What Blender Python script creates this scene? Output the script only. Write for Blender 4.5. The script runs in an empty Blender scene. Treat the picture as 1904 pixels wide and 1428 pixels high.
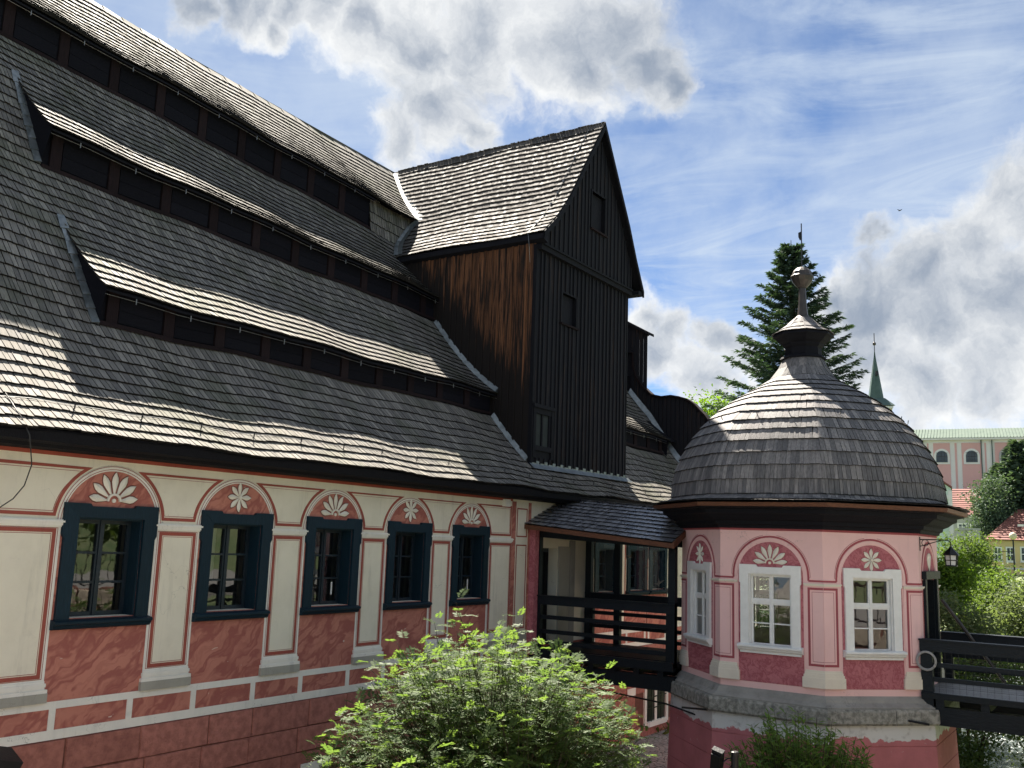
import bpy, math, random
import numpy as np
from mathutils import Vector, Matrix
random.seed(7); np.random.seed(7)
R = math.radians
scene = bpy.context.scene
C = scene.collection

# ------------------------------------------------------------------ camera
FPX, W0, H0 = 1770.0, 1904.0, 1428.0
PITCH = math.atan(295/FPX); ROLL = R(2.0)
YAW = math.atan(1188/math.cos(ROLL)*math.cos(PITCH)/FPX)
fw_h = np.array([math.cos(YAW), math.sin(YAW), 0.0])
rt_h = np.array([math.sin(YAW), -math.cos(YAW), 0.0])
UP = np.array([0, 0, 1.0])
fwd = fw_h*math.cos(PITCH)+UP*math.sin(PITCH)
upc = -fw_h*math.sin(PITCH)+UP*math.cos(PITCH)
c_r = rt_h*math.cos(ROLL)+upc*math.sin(ROLL)
c_u = -rt_h*math.sin(ROLL)+upc*math.cos(ROLL)
cam_d = bpy.data.cameras.new('camera')
cam = bpy.data.objects.new('camera', cam_d); C.objects.link(cam)
cam.matrix_world = Matrix(((c_r[0], c_u[0], -fwd[0], 0), (c_r[1], c_u[1], -fwd[1], 0), (c_r[2], c_u[2], -fwd[2], 0), (0, 0, 0, 1)))
cam_d.sensor_width = 36; cam_d.lens = 36*FPX/W0
cam_d.clip_start = 0.1; cam_d.clip_end = 3000
scene.camera = cam

def at(x, y, d):
    """point seen at a photo position, d metres ahead"""
    v = fwd*FPX+c_r*(x-W0/2)-c_u*(y-H0/2)
    return v*(d/np.dot(v, fw_h))
def pix(p):
    z = float(np.dot(p, fwd))
    if z < .1: return (-9999, -9999, .1)
    return (W0/2+FPX*float(np.dot(p, c_r))/z, H0/2-FPX*float(np.dot(p, c_u))/z, z)

# ------------------------------------------------------------------ light
SUN_AZ, SUN_EL = R(49.5), R(53.5)     # azimuth counted from +X towards +Y
SUN = Vector((math.cos(SUN_EL)*math.cos(SUN_AZ), math.cos(SUN_EL)*math.sin(SUN_AZ), math.sin(SUN_EL)))
sl = bpy.data.lights.new('sun', 'SUN'); sl.energy = 5.0; sl.angle = R(0.53); sl.color = (1.0, .92, .80)
so = bpy.data.objects.new('sun', sl); C.objects.link(so)
so.rotation_euler = SUN.to_track_quat('Z', 'Y').to_euler()

world = bpy.data.worlds.new('World'); scene.world = world; world.use_nodes = True
class NT:
    def __init__(s, t): s.t = t; s.n = t.nodes; s.n.clear()
    def add(s, typ, ins=None, **kw):
        nd = s.n.new(typ)
        for k, v in kw.items(): setattr(nd, k, v)
        for k, v in (ins or {}).items():
            i = nd.inputs[k]
            if isinstance(v, bpy.types.NodeSocket): s.t.links.new(v, i)
            elif isinstance(v, bpy.types.Node): s.t.links.new(v.outputs[0], i)
            else: i.default_value = v
        return nd
    def math(s, op, a, b=0.0, c=0.0, clamp=False):
        return s.add('ShaderNodeMath', {0: a, 1: b, 2: c}, operation=op, use_clamp=clamp).outputs[0]
    def vmath(s, op, a, b=(0, 0, 0)):
        nd = s.add('ShaderNodeVectorMath', {0: a, 1: b}, operation=op)
        return nd.outputs['Value'] if op in ('DISTANCE', 'DOT_PRODUCT', 'LENGTH') else nd.outputs[0]
    def mix(s, f, a, b, blend='MIX'):
        nd = s.add('ShaderNodeMix', data_type='RGBA', blend_type=blend)
        for i, v in ((0, f), (6, a), (7, b)):
            if isinstance(v, bpy.types.NodeSocket): s.t.links.new(v, nd.inputs[i])
            else: nd.inputs[i].default_value = v if i == 0 else ((*v, 1) if len(v) == 3 else v)
        return nd.outputs[2]
    def noise(s, vec, scale, detail=4, rough=.55, dist=0.0):
        return s.add('ShaderNodeTexNoise', {'Vector': vec, 'Scale': scale, 'Detail': detail, 'Roughness': rough, 'Distortion': dist}).outputs[0]
    def sstep(s, v, a, b):
        return s.add('ShaderNodeMapRange', {0: v, 1: a, 2: b, 3: 0.0, 4: 1.0}, interpolation_type='SMOOTHSTEP').outputs[0]

def build_world():
    w = NT(world.node_tree)
    out = w.add('ShaderNodeOutputWorld')
    sky = w.add('ShaderNodeTexSky', sky_type='NISHITA', sun_disc=False)
    sky.sun_elevation = SUN_EL
    sky.sun_rotation = math.pi/2-SUN_AZ          # 0 = +Y, clockwise
    sky.altitude = 1500; sky.air_density = .55; sky.dust_density = .15; sky.ozone_density = 3.0
    dv = w.add('ShaderNodeTexCoord').outputs['Generated']
    # cumulus: groups standing at fixed places of the sky, ragged by noise, and a loose field everywhere else
    warp = w.add('ShaderNodeTexNoise', {'Vector': dv, 'Scale': 5.0, 'Detail': 6.0, 'Roughness': .62}).outputs['Color']
    wv = w.vmath('ADD', dv, w.vmath('SCALE', w.vmath('SUBTRACT', warp, (.5, .5, .5))))
    sc_node = wv.node.inputs[1].links[0].from_node; sc_node.inputs['Scale'].default_value = .15
    dens = None
    blobs = [(800, 90, .085), (930, 60, .09), (1060, 90, .085), (1150, 60, .07), (1210, 110, .055), (1255, 150, .032), (820, 200, .07), (740, 270, .05), (880, 240, .036),
             (640, 30, .06), (560, 20, .05), (480, 25, .042), (410, 5, .04), (330, 12, .03), (520, 70, .03), (700, 60, .06), (1100, 150, .06), (1650, 560, .06), (1740, 520, .06), (1830, 470, .065), (1900, 420, .07), (1880, 560, .08),
             (1780, 600, .07), (1570, 560, .035), (1640, 440, .03), (1700, 690, .07), (1840, 690, .07), (1620, 650, .055), (1560, 640, .035), (1205, 590, .04), (1260, 600, .035),
             (1340, 620, .035), (1230, 650, .05), (1300, 690, .05), (1370, 660, .03), (1390, 720, .03)]
    for x, y, r in blobs:
        d = at(x, y, 100); d = d/np.linalg.norm(d)
        q = w.math('DIVIDE', w.vmath('DISTANCE', wv, tuple(float(k) for k in d)), r)
        v = w.math('SUBTRACT', .88, q)
        dens = v if dens is None else w.math('MAXIMUM', dens, v)
    field = w.math('MULTIPLY', w.math('SUBTRACT', w.noise(dv, 2.3, 5, .55), .56), 3.2)
    # the loose field starts left of, behind and above the view
    away = w.sstep(w.vmath('DOT_PRODUCT', dv, tuple(float(k) for k in fwd)), .80, .62)
    field = w.math('ADD', field, w.math('MULTIPLY', w.math('SUBTRACT', away, 1.0), 3.0))
    dens = w.math('MAXIMUM', dens, field)
    det = w.noise(wv, 26.0, 8, .62)
    dens2 = w.math('ADD', dens, w.math('MULTIPLY', w.math('SUBTRACT', det, .5), .85))
    mask = w.sstep(dens2, -.16, .40)
    core = w.sstep(w.math('ADD', dens, w.math('MULTIPLY', w.math('SUBTRACT', w.noise(wv, 7.0, 9, .64), .5), 2.6)), -.35, 1.25)
    # cirrus on a high plane
    sx = w.add('ShaderNodeSeparateXYZ', {0: dv})
    zz = w.math('MAXIMUM', sx.outputs[2], .06)
    pv = w.add('ShaderNodeCombineXYZ', {0: w.math('DIVIDE', sx.outputs[0], zz), 1: w.math('DIVIDE', sx.outputs[1], zz), 2: 0.0}).outputs[0]
    pv2 = w.add('ShaderNodeMapping', {'Vector': pv, 'Rotation': (0, 0, R(25)), 'Scale': (1.0, .62, 1.0)}).outputs[0]
    ci = w.math('MULTIPLY', w.sstep(w.noise(pv2, 2.0, 10, .62, 2.2), .36, .74), w.sstep(w.noise(pv, .8, 3, .5), .22, .52))
    blue = w.mix(1.0, sky.outputs[0], (.60, .71, .76), 'MULTIPLY')
    haze = w.math('MULTIPLY', w.sstep(w.noise(dv, 3.4, 7, .6), .28, .64), .56)
    c1 = w.mix(haze, blue, (2.9, 3.3, 3.8))
    c1 = w.mix(w.math('MULTIPLY', ci, .52), c1, (3.1, 3.5, 3.9))
    cum = w.mix(core, (4.6, 4.6, 4.5), (1.25, 1.5, 1.9))
    c2 = w.mix(w.math('MULTIPLY', mask, .96), c1, cum)
    bg = w.add('ShaderNodeBackground', {'Color': c2, 'Strength': .05})
    w.t.links.new(bg.outputs[0], out.inputs[0])
build_world()

scene.view_settings.view_transform = 'Standard'
scene.view_settings.look = 'None'
scene.view_settings.gamma = 1.0
scene.view_settings.exposure = 2.28
scene.render.engine = 'CYCLES'
scene.cycles.use_denoising = True
scene.cycles.max_bounces = 6; scene.cycles.diffuse_bounces = 3; scene.cycles.glossy_bounces = 3
scene.cycles.transparent_max_bounces = 12; scene.cycles.transmission_bounces = 4
scene.cycles.sample_clamp_indirect = 6.0
scene.cycles.caustics_reflective = False; scene.cycles.caustics_refractive = False

# ------------------------------------------------------------------ materials
MATS = {}
def principled(name):
    m = bpy.data.materials.new(name); m.use_nodes = True
    n = NT(m.node_tree)
    out = n.add('ShaderNodeOutputMaterial'); p = n.add('ShaderNodeBsdfPrincipled')
    n.t.links.new(p.outputs[0], out.inputs[0]); MATS[name] = m
    return m, n, p, out
def setin(n, p, key, v):
    if isinstance(v, bpy.types.NodeSocket): n.t.links.new(v, p.inputs[key])
    else: p.inputs[key].default_value = v if not isinstance(v, tuple) or len(v) != 3 else (*v, 1)
def island(n):
    a = n.add('ShaderNodeNewGeometry').outputs['Random Per Island']; b = n.add('ShaderNodeObjectInfo').outputs['Random']
    return n.math('FRACT', n.math('ADD', a, n.math('MULTIPLY', b, 7.31)))
def coords(n, stretch=(1, 1, 1)):
    g = n.add('ShaderNodeNewGeometry').outputs['Position']
    return n.add('ShaderNodeMapping', {'Vector': g, 'Scale': stretch}).outputs[0]
def simple(name, c1, c2=None, scale=6.0, rough=.75, bump=.0, bscale=40.0, spec=.35, stretch=(1, 1, 1), rnd=0.0, metal=0.0, detail=5):
    m, n, p, out = principled(name)
    v = coords(n, stretch)
    c2 = c2 or tuple(k*.72 for k in c1)
    col = n.mix(n.sstep(n.noise(v, scale, detail, .6), .3, .7), c1, c2)
    if rnd:
        r = island(n)
        col = n.mix(1.0, col, n.add('ShaderNodeCombineColor', {0: n.math('MULTIPLY_ADD', r, rnd, 1-rnd/2), 1: n.math('MULTIPLY_ADD', r, rnd, 1-rnd/2), 2: n.math('MULTIPLY_ADD', r, rnd, 1-rnd/2)}).outputs[0], 'MULTIPLY')
    setin(n, p, 'Base Color', col); p.inputs['Roughness'].default_value = rough
    p.inputs['Specular IOR Level'].default_value = spec; p.inputs['Metallic'].default_value = metal
    if bump:
        b = n.add('ShaderNodeBump', {'Height': n.noise(v, bscale, 4, .6), 'Strength': bump, 'Distance': .02})
        n.t.links.new(b.outputs[0], p.inputs['Normal'])
    return m

def shingle_mat(name, light, dark, moss, rough=.55, spec=.5, mossamt=.5, stretch=(60, 7, 7)):
    m, n, p, out = principled(name)
    v = coords(n)
    r = island(n)
    col = n.mix(n.math('POWER', r, 1.5), dark, light)
    patch = n.noise(v, .9, 5, .6)
    col = n.mix(n.math('MULTIPLY', n.sstep(patch, .46, .68), mossamt), col, moss)
    grain = n.noise(n.add('ShaderNodeMapping', {'Vector': v, 'Scale': stretch}).outputs[0], 1.0, 3, .6)
    col = n.mix(n.sstep(grain, .25, .75), n.mix(.45, col, (.02, .02, .02)), col)
    setin(n, p, 'Base Color', col)
    setin(n, p, 'Roughness', n.math('MULTIPLY_ADD', r, .22, rough-.11)); p.inputs['Specular IOR Level'].default_value = spec
    b = n.add('ShaderNodeBump', {'Height': grain, 'Strength': .5, 'Distance': .006})
    n.t.links.new(b.outputs[0], p.inputs['Normal'])
    return m
shingle_mat('shingle', (.31, .287, .252), (.15, .14, .128), (.105, .115, .068), .80, .12)
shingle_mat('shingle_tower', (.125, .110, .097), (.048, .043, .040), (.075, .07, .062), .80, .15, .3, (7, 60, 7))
shingle_mat('shingle_dome', (.29, .272, .265), (.135, .13, .133), (.16, .15, .14), .74, .2, .25, (32, 32, 4))
simple('shingle_edge', (.030, .027, .024), (.016, .015, .014), 9, .95, 0, 1, .05)  # dark end grain, also painting in the shade lines between courses and joints
shingle_mat('shingle_walk', (.30, .295, .31), (.16, .16, .175), (.16, .16, .17), .27, .9, .2, (7, 60, 7))

def marble(name, c1, c2, scale, light=None, ang=-38):
    """painted marbling: soft slanting flames with one sharper edge, and a few pale nicks"""
    m, n, p, out = principled(name)
    g = n.add('ShaderNodeNewGeometry').outputs['Position']
    s3 = n.add('ShaderNodeSeparateXYZ', {0: g})
    h = n.math('ADD', s3.outputs[0], n.math('MULTIPLY', s3.outputs[1], -.8))
    v = n.add('ShaderNodeCombineXYZ', {0: h, 1: s3.outputs[2], 2: n.math('MULTIPLY', s3.outputs[1], .3)}).outputs[0]
    v = n.add('ShaderNodeMapping', {'Vector': v, 'Rotation': (0, 0, R(ang))}).outputs[0]
    wr = n.add('ShaderNodeTexNoise', {'Vector': v, 'Scale': scale*.9, 'Detail': 3.0, 'Roughness': .5}).outputs['Color']
    sc = n.vmath('SCALE', n.vmath('SUBTRACT', wr, (.5, .5, .5))); sc.node.inputs['Scale'].default_value = .55
    d = n.add('ShaderNodeMapping', {'Vector': n.vmath('ADD', v, sc), 'Scale': (.62, 2.1, 1)}).outputs[0]
    a = n.noise(d, scale, 3, .5)
    fl = n.math('MULTIPLY', n.sstep(a, .45, .52), n.sstep(a, .66, .53))
    b = n.noise(n.vmath('ADD', d, (7.3, 2.1, 0)), scale*1.9, 3, .5)
    f2 = n.math('MULTIPLY', n.sstep(b, .44, .54), n.sstep(b, .62, .55))
    mid = tuple(.55*x+.45*y for x, y in zip(c1, c2))
    col = n.mix(n.sstep(n.noise(v, scale*.5, 4, .6), .35, .65), c1, tuple(.8*x+.2*y for x, y in zip(c1, c2)))
    col = n.mix(n.math('MULTIPLY', f2, .7), col, mid)
    col = n.mix(n.math('MULTIPLY', fl, .9), col, c2)
    if light:
        q = n.noise(n.vmath('ADD', d, (3.1, 9.1, 0)), scale*3.4, 2, .4)
        col = n.mix(n.math('MULTIPLY', n.math('MULTIPLY', n.sstep(q, .72, .75), n.sstep(b, .52, .56)), .8), col, light)
    setin(n, p, 'Base Color', col); p.inputs['Roughness'].default_value = .88; p.inputs['Specular IOR Level'].default_value = .15
    return m
marble('marble_red', (.54, .225, .165), (.34, .112, .092), 2.3, (.7, .6, .5))
marble('marble_pink', (.54, .20, .22), (.37, .105, .125), 5.5, None, 50)

def plaster(name, c, c2, spot=.3):
    m, n, p, out = principled(name)
    v = coords(n)
    col = n.mix(n.sstep(n.noise(v, 1.3, 6, .65), .38, .72), c, c2)
    st = n.noise(n.add('ShaderNodeMapping', {'Vector': v, 'Scale': (5, 5, .5)}).outputs[0], 1.0, 5, .7)
    col = n.mix(n.math('MULTIPLY', n.sstep(st, .52, .78), spot*1.5), col, tuple(k*.62 for k in c2))
    blot = n.noise(v, 3.4, 9, .72)
    col = n.mix(n.math('MULTIPLY', n.sstep(blot, .56, .72), spot*.9), col, tuple(k*.74 for k in c2))
    cr = n.add('ShaderNodeTexVoronoi', {'Vector': n.vmath('ADD', v, n.vmath('SCALE', n.add('ShaderNodeTexNoise', {'Vector': v, 'Scale': 3.0, 'Detail': 4.0}).outputs['Color'])), 'Scale': .9}, feature='DISTANCE_TO_EDGE').outputs['Distance']
    ck = n.math('MULTIPLY', n.sstep(cr, .004, .0), n.sstep(n.noise(v, .8, 2, .5), .50, .60))
    col = n.mix(n.math('MULTIPLY', ck, .55), col, tuple(k*.35 for k in c2))
    setin(n, p, 'Base Color', col); p.inputs['Roughness'].default_value = .9; p.inputs['Specular IOR Level'].default_value = .15
    b = n.add('ShaderNodeBump', {'Height': n.noise(v, 45, 4, .6), 'Strength': .25, 'Distance': .01})
    n.t.links.new(b.outputs[0], p.inputs['Normal'])
    return m
plaster('cream', (.81, .755, .61), (.73, .675, .54))
plaster('white_plaster', (.84, .81, .73), (.74, .72, .65), .35)
plaster('grey_plaster', (.40, .385, .33), (.33, .32, .275))
plaster('pink', (.88, .58, .555), (.84, .545, .52), .18)
plaster('cream_pink', (.82, .76, .64), (.75, .68, .58), .15)
plaster('band_red', (.38, .095, .065), (.28, .07, .052))
plaster('line_red', (.36, .10, .075), (.29, .082, .062))
plaster('line_pink', (.40, .10, .115), (.34, .09, .10))
plaster('petal', (.84, .80, .70), (.72, .68, .58))
simple('petal_dark', (.20, .075, .055))
plaster('ledge_mortar', (.34, .33, .30), (.22, .215, .195), .5)
simple('granite', (.40, .39, .35), (.17, .17, .15), 11, .9, .9, 38, .2, rnd=.12)
simple('plinth', (.47, .195, .155), (.31, .125, .10), 9, .92, 1.0, 26, .15, rnd=.2, detail=8)
simple('mortar', (.18, .075, .055), None, 6, .95)
simple('cobble', (.12, .11, .10), (.06, .057, .053), 7, .8, .8, 9, .3)
simple('dark_wood', (.010, .0105, .0145), (.005, .005, .007), 5, .75, .5, 3, .15, (22, 22, 1.2), rnd=.5)
def board_mat(name, tar, bare, amount, zlo=None):
    m, n, p, out = principled(name)
    v = coords(n); r = island(n)
    gr = n.noise(n.add('ShaderNodeMapping', {'Vector': v, 'Scale': (26, 26, 1.1)}).outputs[0], 1.0, 5, .65)
    off = n.add('ShaderNodeCombineXYZ', {0: n.math('MULTIPLY', r, 9.0), 1: n.math('MULTIPLY', r, 5.0), 2: n.math('MULTIPLY', r, 3.0)}).outputs[0]
    big = n.noise(n.add('ShaderNodeMapping', {'Vector': n.vmath('ADD', v, off), 'Scale': (1.5, 1.5, .42)}).outputs[0], 1.0, 5, .6)
    k = n.math('ADD', n.math('MULTIPLY', n.math('SUBTRACT', gr, .5), 1.5), n.math('ADD', big, amount-.5))
    if zlo is not None:     # tar kept where roof water splashes and under the eave
        s3 = n.add('ShaderNodeSeparateXYZ', {0: v})
        foot = n.math('SUBTRACT', s3.outputs[2], n.math('MULTIPLY_ADD', n.math('SUBTRACT', s3.outputs[1], 12.2), 1.0, zlo))
        k = n.math('SUBTRACT', k, n.math('MULTIPLY', n.sstep(foot, 1.3, -.6), .75))
    mask = n.sstep(k, .38, .72)
    tint = n.mix(r, bare, tuple(c*.55 for c in bare))
    col = n.mix(mask, tar, tint)
    col = n.mix(n.sstep(gr, .36, .26), col, tuple(c*.4 for c in tar))
    setin(n, p, 'Base Color', col); p.inputs['Roughness'].default_value = .78; p.inputs['Specular IOR Level'].default_value = .18
    b = n.add('ShaderNodeBump', {'Height': gr, 'Strength': .7, 'Distance': .008}); n.t.links.new(b.outputs[0], p.inputs['Normal'])
board_mat('brown_wood', (.014, .011, .010), (.20, .088, .043), .56, 2.9)
board_mat('tar_board', (.0095, .010, .0135), (.040, .027, .022), .34)
simple('post_wood', (.020, .012, .013), (.011, .008, .009), 6, .8, .4, 3, .1, (14, 14, 1), rnd=.5)
simple('louvre_dark', (.009, .009, .013), (.005, .005, .008), 6, .8, .3, 3, .1, (3, 14, 14), rnd=.4)
simple('casing', (.006, .024, .039), (.004, .016, .026), 5, .5, .25, 3, .25, (20, 20, 1.5), rnd=.2)
simple('sash_dark', (.010, .022, .034), (.007, .014, .022), 6, .42, 0, 1, .5)
simple('bridge_wood', (.007, .012, .017), (.004, .007, .010), 6, .5, .4, 3, .25, (12, 3, 12), rnd=.4)
simple('eave_board', (.16, .062, .030), (.09, .037, .021), 4, .6, .3, 3, .35, (4, 4, 14))
simple('white_paint', (.86, .86, .83), (.80, .80, .77), 8, .4, 0, 1, .5)
simple('metal_flash', (.24, .26, .265), (.14, .16, .165), 6, .42, .3, 14, .5, metal=.7, rnd=.3)
simple('iron', (.012, .012, .014), None, 8, .45, .2, 30, .5, metal=.3)
simple('copper_green', (.105, .135, .115), (.085, .115, .098), 1.2, .85, 0, 1, .1)
simple('spire_green', (.075, .115, .105), (.05, .085, .077), .9, .6, .2, 3, .3)
simple('church_pink', (.66, .38, .37), (.60, .35, .34), .3, .9)
simple('church_white', (.74, .72, .71), (.68, .66, .65), .4, .9)
simple('church_cream', (.62, .52, .34), (.56, .47, .31), .4, .9)
simple('house_yellow', (.72, .56, .30), (.66, .51, .27), .5, .9)
simple('house_mint', (.60, .72, .64), (.54, .65, .58), .5, .9)
simple('house_grey', (.50, .50, .48), (.36, .36, .35), .6, .9)
simple('roof_red', (.20, .075, .062), (.145, .058, .05), 1.2, .7, .3, 6, .3, rnd=.3)
simple('far_glass', (.055, .075, .085), (.03, .04, .045), 1, .15, 0, 1, .6)
simple('dull_glass', (.035, .042, .040), None, 3, .6, 0, 1, .1)
simple('deck_grey', (.30, .29, .285), (.17, .165, .165), 6, .45, .4, 3, .5, (2, 14, 14), rnd=.35)
simple('cable_grey', (.40, .40, .39), (.32, .32, .31), 20, .5, .4, 60, .4)
simple('wire', (.30, .30, .29), None, 8, .4, 0, 1, .5, metal=.8)
simple('dark_wire', (.045, .045, .043), None, 8, .5, 0, 1, .5, metal=.5)
simple('bark', (.075, .055, .04), (.04, .03, .024), 9, .95, .8, 14, .1, (3, 3, .6))
simple('twig', (.06, .05, .03), (.04, .034, .02), 9, .9)
simple('room_wall', (.20, .19, .17), None, 1, .95)
simple('room_floor', (.10, .07, .045), None, 2, .6)
simple('curtain', (.75, .76, .76), None, 3, .9, .6, 6, .1, (20, 20, .1))
simple('asphalt', (.22, .21, .20), (.17, .165, .155), 12, .9, .4, 60)
simple('stone_wall', (.36, .31, .245), (.20, .17, .135), 4, .9, .8, 16, .2, rnd=.5)
simple('lamp_frost', (.75, .75, .72), None, 3, .3, 0, 1, .5)
simple('lamp_globe', (.80, .70, .48), None, 3, .35, 0, 1, .5)
simple('ball_metal', (.070, .058, .050), (.04, .036, .033), 7, .45, .2, 10, .5, metal=.5)
simple('bird_decal', (.40, .36, .30), None, 3, .6)
simple('notice', (.55, .60, .62), None, 3, .5)

def base_pink():
    m, n, p, out = principled('base_pink')
    v = coords(n); sz = n.add('ShaderNodeSeparateXYZ', {0: v}).outputs[2]
    red = n.mix(n.sstep(n.noise(v, 1.6, 6, .65), .35, .7), (.56, .20, .215), (.46, .165, .175))
    # peeled whitewash under the stone ledge
    edge = n.math('ADD', n.math('MULTIPLY', n.math('ADD', sz, 3.30), 3.4), n.math('MULTIPLY', n.math('SUBTRACT', n.noise(v, 2.6, 8, .6), .5), 1.9))
    col = n.mix(n.sstep(edge, -.03, .05), red, n.mix(n.sstep(n.noise(v, 7, 5), .5, .75), (.70, .70, .68), (.46, .45, .43)))
    sp = n.math('MULTIPLY', n.sstep(n.noise(v, 5.5, 7, .62), .66, .70), n.sstep(sz, -4.2, -3.5))
    col = n.mix(n.math('MULTIPLY', sp, .75), col, (.66, .62, .60))
    setin(n, p, 'Base Color', col); p.inputs['Roughness'].default_value = .9; p.inputs['Specular IOR Level'].default_value = .15
    b = n.add('ShaderNodeBump', {'Height': n.noise(v, 30, 5, .6), 'Strength': .3, 'Distance': .015}); n.t.links.new(b.outputs[0], p.inputs['Normal'])
base_pink()

def glass_mat():
    m = bpy.data.materials.new('glass'); m.use_nodes = True; n = NT(m.node_tree); MATS['glass'] = m
    out = n.add('ShaderNodeOutputMaterial')
    wob = n.add('ShaderNodeBump', {'Height': n.noise(coords(n), 2.2, 2, .5), 'Strength': .10, 'Distance': .02})
    fr = n.add('ShaderNodeFresnel', {'IOR': 1.75, 'Normal': wob.outputs[0]})
    tr = n.add('ShaderNodeBsdfTransparent', {'Color': (.78, .82, .80, 1)})
    gl = n.add('ShaderNodeBsdfGlossy', {'Color': (.95, .97, 1, 1), 'Roughness': .015, 'Normal': wob.outputs[0]})
    mx = n.add('ShaderNodeMixShader', {0: n.math('MULTIPLY', fr.outputs[0], 1.15, clamp=True), 1: tr.outputs[0], 2: gl.outputs[0]})
    n.t.links.new(mx.outputs[0], out.inputs[0])
glass_mat()

def leaf_mat(name, c1, c2, trans=.5, tint=(1.5, 1.6, .5)):
    m = bpy.data.materials.new(name); m.use_nodes = True; n = NT(m.node_tree); MATS[name] = m
    out = n.add('ShaderNodeOutputMaterial')
    r = island(n); cl = n.sstep(n.noise(coords(n), 1.1, 3, .5), .35, .65)
    col = n.mix(n.math('MULTIPLY_ADD', r, .6, n.math('MULTIPLY', cl, .4)), c1, c2)
    p = n.add('ShaderNodeBsdfPrincipled', {'Base Color': col, 'Roughness': .6, 'Specular IOR Level': .2})
    t = n.add('ShaderNodeBsdfTranslucent', {'Color': n.mix(1.0, col, tint, 'MULTIPLY')})
    mx = n.add('ShaderNodeMixShader', {0: trans, 1: p.outputs[0], 2: t.outputs[0]})
    n.t.links.new(mx.outputs[0], out.inputs[0])
leaf_mat('leaf_rowan', (.062, .105, .045), (.125, .175, .062), .5, (1.4, 1.5, .6))
leaf_mat('leaf_shrub', (.085, .155, .04), (.16, .25, .06), .40, (1.5, 1.6, .5))
leaf_mat('leaf_spruce', (.032, .058, .042), (.052, .088, .055), .25, (1.3, 1.4, .6))
leaf_mat('leaf_pine', (.060, .095, .070), (.095, .14, .09), .25, (1.3, 1.4, .6))
leaf_mat('leaf_bank', (.052, .092, .03), (.105, .155, .05), .42, (1.5, 1.5, .55))
leaf_mat('leaf_bright', (.06, .11, .02), (.115, .185, .03), .5, (1.6, 1.7, .45))
leaf_mat('leaf_silver', (.085, .115, .06), (.145, .175, .095), .4, (1.4, 1.5, .7))
leaf_mat('grass', (.07, .11, .03), (.13, .16, .05), .3, (1.3, 1.4, .5))

def ground_mat():
    m, n, p, out = principled('ground')
    v = coords(n); s = n.add('ShaderNodeSeparateXYZ', {0: v})
    gr = n.mix(n.sstep(n.noise(v, .35, 7, .65), .35, .65), (.06, .10, .03), (.12, .14, .06))
    pv = n.mix(n.sstep(n.noise(v, 1.2, 6, .6), .35, .65), (.42, .395, .35), (.31, .29, .26))
    vo = n.add('ShaderNodeTexVoronoi', {'Vector': v, 'Scale': 7.0}, feature='DISTANCE_TO_EDGE').outputs['Distance']
    pv = n.mix(n.sstep(vo, .0, .09), (.05, .047, .043), pv)
    yard = n.math('MULTIPLY', n.sstep(s.outputs[0], 31.0, 30.0), n.sstep(s.outputs[1], 3.6, 4.2))
    setin(n, p, 'Base Color', n.mix(yard, gr, pv)); p.inputs['Roughness'].default_value = .9
    b = n.add('ShaderNodeBump', {'Height': n.sstep(vo, .0, .2), 'Strength': .6, 'Distance': .03}); n.t.links.new(b.outputs[0], p.inputs['Normal'])
ground_mat()
def water_mat():
    m, n, p, out = principled('water')
    v = coords(n)
    setin(n, p, 'Base Color', n.mix(n.sstep(n.noise(n.add('ShaderNodeMapping', {'Vector': v, 'Scale': (.6, 3, 1)}).outputs[0], 3, 5, .7), .5, .7), (.06, .075, .075), (.55, .58, .60)))
    p.inputs['Roughness'].default_value = .12
    b = n.add('ShaderNodeBump', {'Height': n.noise(n.add('ShaderNodeMapping', {'Vector': v, 'Scale': (1, 3, 1)}).outputs[0], 4, 4, .6), 'Strength': .8, 'Distance': .1}); n.t.links.new(b.outputs[0], p.inputs['Normal'])
water_mat()

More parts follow.
